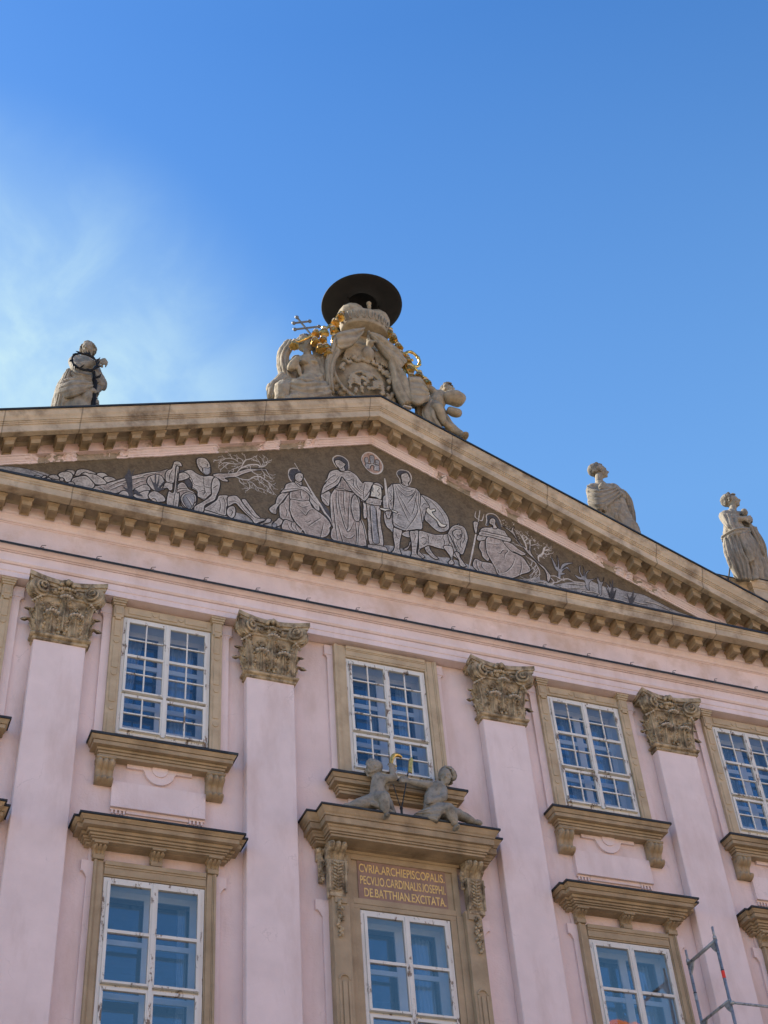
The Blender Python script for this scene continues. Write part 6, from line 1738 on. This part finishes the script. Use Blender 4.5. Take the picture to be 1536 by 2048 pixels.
# patriarchal cross and crozier behind the figures
b = MB()
def bar(p, q, r=.026):
    b.tube([p, q], r, 6)
    for e in (p, q): b.ell(e, (.05, .04, .05), 7, 5)
bar((-1.545,-.2,26.31), (-1.14,-.2,25.70)); b.tube([(-1.16,-.2,25.72), (-.95,-.2,25.3)], .03, 6); bar((-1.623,-.2,26.078), (-1.244,-.2,26.29)); bar((-1.603,-.2,25.87), (-1.026,-.2,26.19))
tag(b.build('double_cross', 'grey_iron'), 'grey two-barred metal cross sticking up behind the angel', 'cross')
b = MB(); cv = smooth_curve([(1.0,-.15,25.2),(.98,-.18,25.6),(1.02,-.2,25.95),(1.12,-.2,26.12),(1.25,-.2,26.12),(1.37,-.2,25.97),(1.37,-.2,25.78),(1.27,-.2,25.66),(1.17,-.2,25.70),(1.15,-.2,25.82),(1.22,-.2,25.88)], 5)
b.tube(cv, [.035]*(len(cv)-1)+[.015], 7)
for k in range(5): b.ell(cv[12+6*k], (.05, .04, .05), 7, 5)
tag(b.build('crozier_head', 'gold', smooth=True), 'curled gilded crozier head rising behind the right-hand tassels', 'crozier')
# ---- angel and putto beside the crest
an = empty('angel_statue', (-1.6, -.4, 23.0), 'seated winged stone angel with curly hair to the left of the coat of arms', 'statue')
def exa(b):
    b.hood(-1.6, .5, -.35, .2, [(.05,22.72),(.05,23.3)])
sculpt('angel_statue', an, 'statuep', 0.014, exa, drape=(-1.6, -.2, 24.15, 5.0, .02, 4.0))
pu = empty('putto_statue', (1.6, -.4, 23.2), 'reclining stone putto reaching up to the cord to the right of the coat of arms', 'statue')
def exp_(b):
    b.tube([(1.2,-.2,23.6),(1.7,-.25,23.3),(2.1,-.3,23.1)], [.28,.26,.2], 10); b.tube([(1.3,-.3,24.4),(1.35,-.3,23.5)], [.2,.26], 10)
sculpt('putto_statue', pu, 'statuep', 0.014, exp_, drape=(1.3, -.1, 24.2, 4.0, .025, 4.0))
b = MB(); b.tube(smooth_curve([(1.70,-.52,24.40),(1.86,-.55,24.47),(2.02,-.55,24.47),(2.16,-.52,24.42)], 4), [.08,.13,.15,.17,.18,.18,.19,.19,.18,.18,.17,.14,.09][:13], 12)
hn = b.build('horn', 'statuep'); 
b2 = MB(); b2.tube(smooth_curve([(1.80,-.42,24.2),(1.95,-.45,24.12),(2.10,-.42,24.18)], 4), [.06,.09,.10,.11,.11,.11,.10,.09,.05], 10); b2.build('lower_lobe', 'statuep', hn, smooth=True)
voxel(hn, .02, 2); tag(hn, 'bulging stone horn behind the shoulder of the right-hand putto', 'horn')
# ---- two cherubs on the centre hood, with gilded attributes
c1 = empty('cherub_statue', (-.55, -.4, 13.7), 'dark stone cherub holding up a gilded curl, left one on the centre window hood', 'statue', 'cherubs on the centre window hood')
sculpt('cherub_with_curl', c1, 'cherub', .013, None, 'cherub')
c2 = empty('cherub_statue', (.65, -.4, 13.7), 'dark stone cherub stretching an arm to the rod, right one on the centre hood', 'statue', 'cherubs on the centre window hood')
sculpt('cherub_with_rod', c2, 'cherub', .013, None, 'cherub')
b = MB(); cv = smooth_curve([(-.245,-.45,14.66),(-.235,-.45,14.74),(-.215,-.45,14.83),(-.165,-.45,14.90),(-.09,-.45,14.915),(-.03,-.45,14.885)], 5)
b.tube(cv, [.022+.018*math.sin(math.pi*i/(len(cv)-1)) for i in range(len(cv))], 7)
b.tube([(-.24,-.45,14.70),(-.14,-.45,14.69)], .018, 5)
tag(b.build('gilded_curl', 'gold', smooth=True), 'curved gilded piece in the raised hand of the left cherub', 'ornament')
b = MB(); b.tube([(-.11,-.42,13.86),(.075,-.42,14.62)], .011, 6)
gr = tag(b.build('metal_rod', 'dark'), 'thin dark rod with a gilded flag-like top between the two cherubs', 'rod')
b = MB(); b.prism([(.075,14.64),(.145,14.62),(.185,14.90),(.165,14.94),(.115,14.89)], -.435, -.405); b.build('gilded_top', 'gold', gr)
b = MB(); b.tube([(-.22,-.42,14.35),(-.15,-.42,14.05),(-.11,-.42,13.88)], .009, 5); b.build('stay', 'dark', gr)
b = MB(); b.tube([(-.105,-.42,13.72),(-.105,-.42,13.90)], .02, 6); b.ell((-.105,-.42,13.9), .03, 8, 6); b.build('foot', 'dark', gr)

# ================================================================== scaffold at the lower right
def scaffold_frame(x, ztop, label):
    o = empty('scaffold_frame', (x, -.8, 0), label, 'scaffold', 'scaffold frames at the lower right')
    for y in (-.35, -1.2):
        b = MB(); b.tube([(x, y, 0), (x, y, ztop-.18)], .026, 10); b.tube([(x, y, ztop-.19), (x, y, ztop)], .019, 8); b.tube([(x, y, ztop-.22), (x, y, ztop-.17)], .032, 10)
        p = b.build('pole', 'steel', o, smooth=True)
        for k in range(5): 
            c = MB(); c.tube([(x, y, ztop-.88-2*k), (x, y, ztop-.76-2*k)], .0285, 10); c.build('red_band', 'red' if y < -1 else 'steel', p)
            c = MB(); c.tube([(x, y, ztop-.755-2*k), (x, y, ztop-.74-2*k)], .029, 10); c.build('black_ring', 'dark', p)
    k = 0
    z = ztop-.24
    while z > .3:
        b = MB(); b.tube([(x, -.33, z), (x, -1.22, z)], .030 if k % 2 == 0 else .024, 10); b.build('crossbar', 'steel', o, smooth=True)
        for y, s in ((-.35, -1), (-1.2, 1)):
            b = MB(); b.prism([(0, 0), (1, 0)], 0, 1) if False else None
            b.add([(x-.012, y+s*.02, z-.02), (x-.012, y+s*.16, z-.02), (x-.012, y+s*.10, z-.12), (x-.012, y+s*.02, z-.20), (x+.012, y+s*.02, z-.02), (x+.012, y+s*.16, z-.02), (x+.012, y+s*.10, z-.12), (x+.012, y+s*.02, z-.20)], [(0,1,2,3),(7,6,5,4),(0,4,5,1),(1,5,6,2),(2,6,7,3),(3,7,4,0)])
            b.build('gusset', 'steel', o)
        z -= 1.0 if k % 2 == 0 else 1.0; k += 1
    return o
scaffold_frame(4.92, 12.04, 'galvanised scaffold frame with two poles beside the lower right window')
scaffold_frame(7.49, 12.04, 'galvanised scaffold frame farther right, carrying the far end of the guard rails')
for i, z in enumerate((10.74, 9.74, 8.74)):
    b = MB(); b.tube([(4.90, -1.245, z), (7.51, -1.245, z)], .021, 8)
    for x in (4.92, 7.49): b.tube([(x-.03, -1.245, z), (x+.03, -1.245, z)], .032, 8)
    r_ = tag(b.build('guard_rail', 'steel', smooth=True), ['topmost', 'middle', 'lowest'][i]+' of the horizontal scaffold guard rails at the lower right', 'rail', 'scaffold guard rails')
    c = MB(); c.tube([(5.86, -1.245, z), (5.93, -1.245, z)], .0235, 8); c.build('red_band', 'red', r_)

# ================================================================== houses across the square (behind the camera: they bounce light and show in the panes)
def house(name_lbl, x0, x1, y0, y1, eave, ridge, m='house'):
    o = empty('townhouse', ((x0+x1)/2, y1, 0), name_lbl, 'house', 'houses across the square')
    b = MB(); b.box(x0, x1, y0, y1, 0, eave); b.build('wall', m, o)
    b = MB(); b.box(x0-.3, x1+.3, y0-.4, y1+.4, eave+.003, eave+.4); b.build('cornice', 'stone2', o)
    ym = (y0+y1)/2; b = MB(); zz = eave+.404
    b.add([(x0-.3,y1+.5,zz),(x1+.3,y1+.5,zz),(x1+.3,ym,ridge),(x0-.3,ym,ridge),(x0-.3,y0-.5,zz),(x1+.3,y0-.5,zz)], [(0,1,2,3),(3,2,5,4),(0,3,4),(1,5,2),(0,4,5,1)]); b.build('roof', 'tile', o)
    nx = int((x1-x0)/3); nz = int(eave/4)
    for i in range(nx):
        for j in range(nz):
            b = MB(); xc = x0+(x1-x0)*(i+.5)/nx; z = 1.2+j*4; b.box(xc-.6, xc+.6, y1-.02, y1+.03, z, z+2.1); b.build('window', 'wind', o)
house('cream house with an orange tiled roof across the square, left part', -46, -14, -52, -40, 12, 17)
house('cream house with an orange tiled roof across the square, middle part', -13.5, 14, -54, -42, 11, 16)
house('tall cream house with a steep orange tiled roof across the square, right part', 22, 62, -46, -31, 18.6, 29.5)
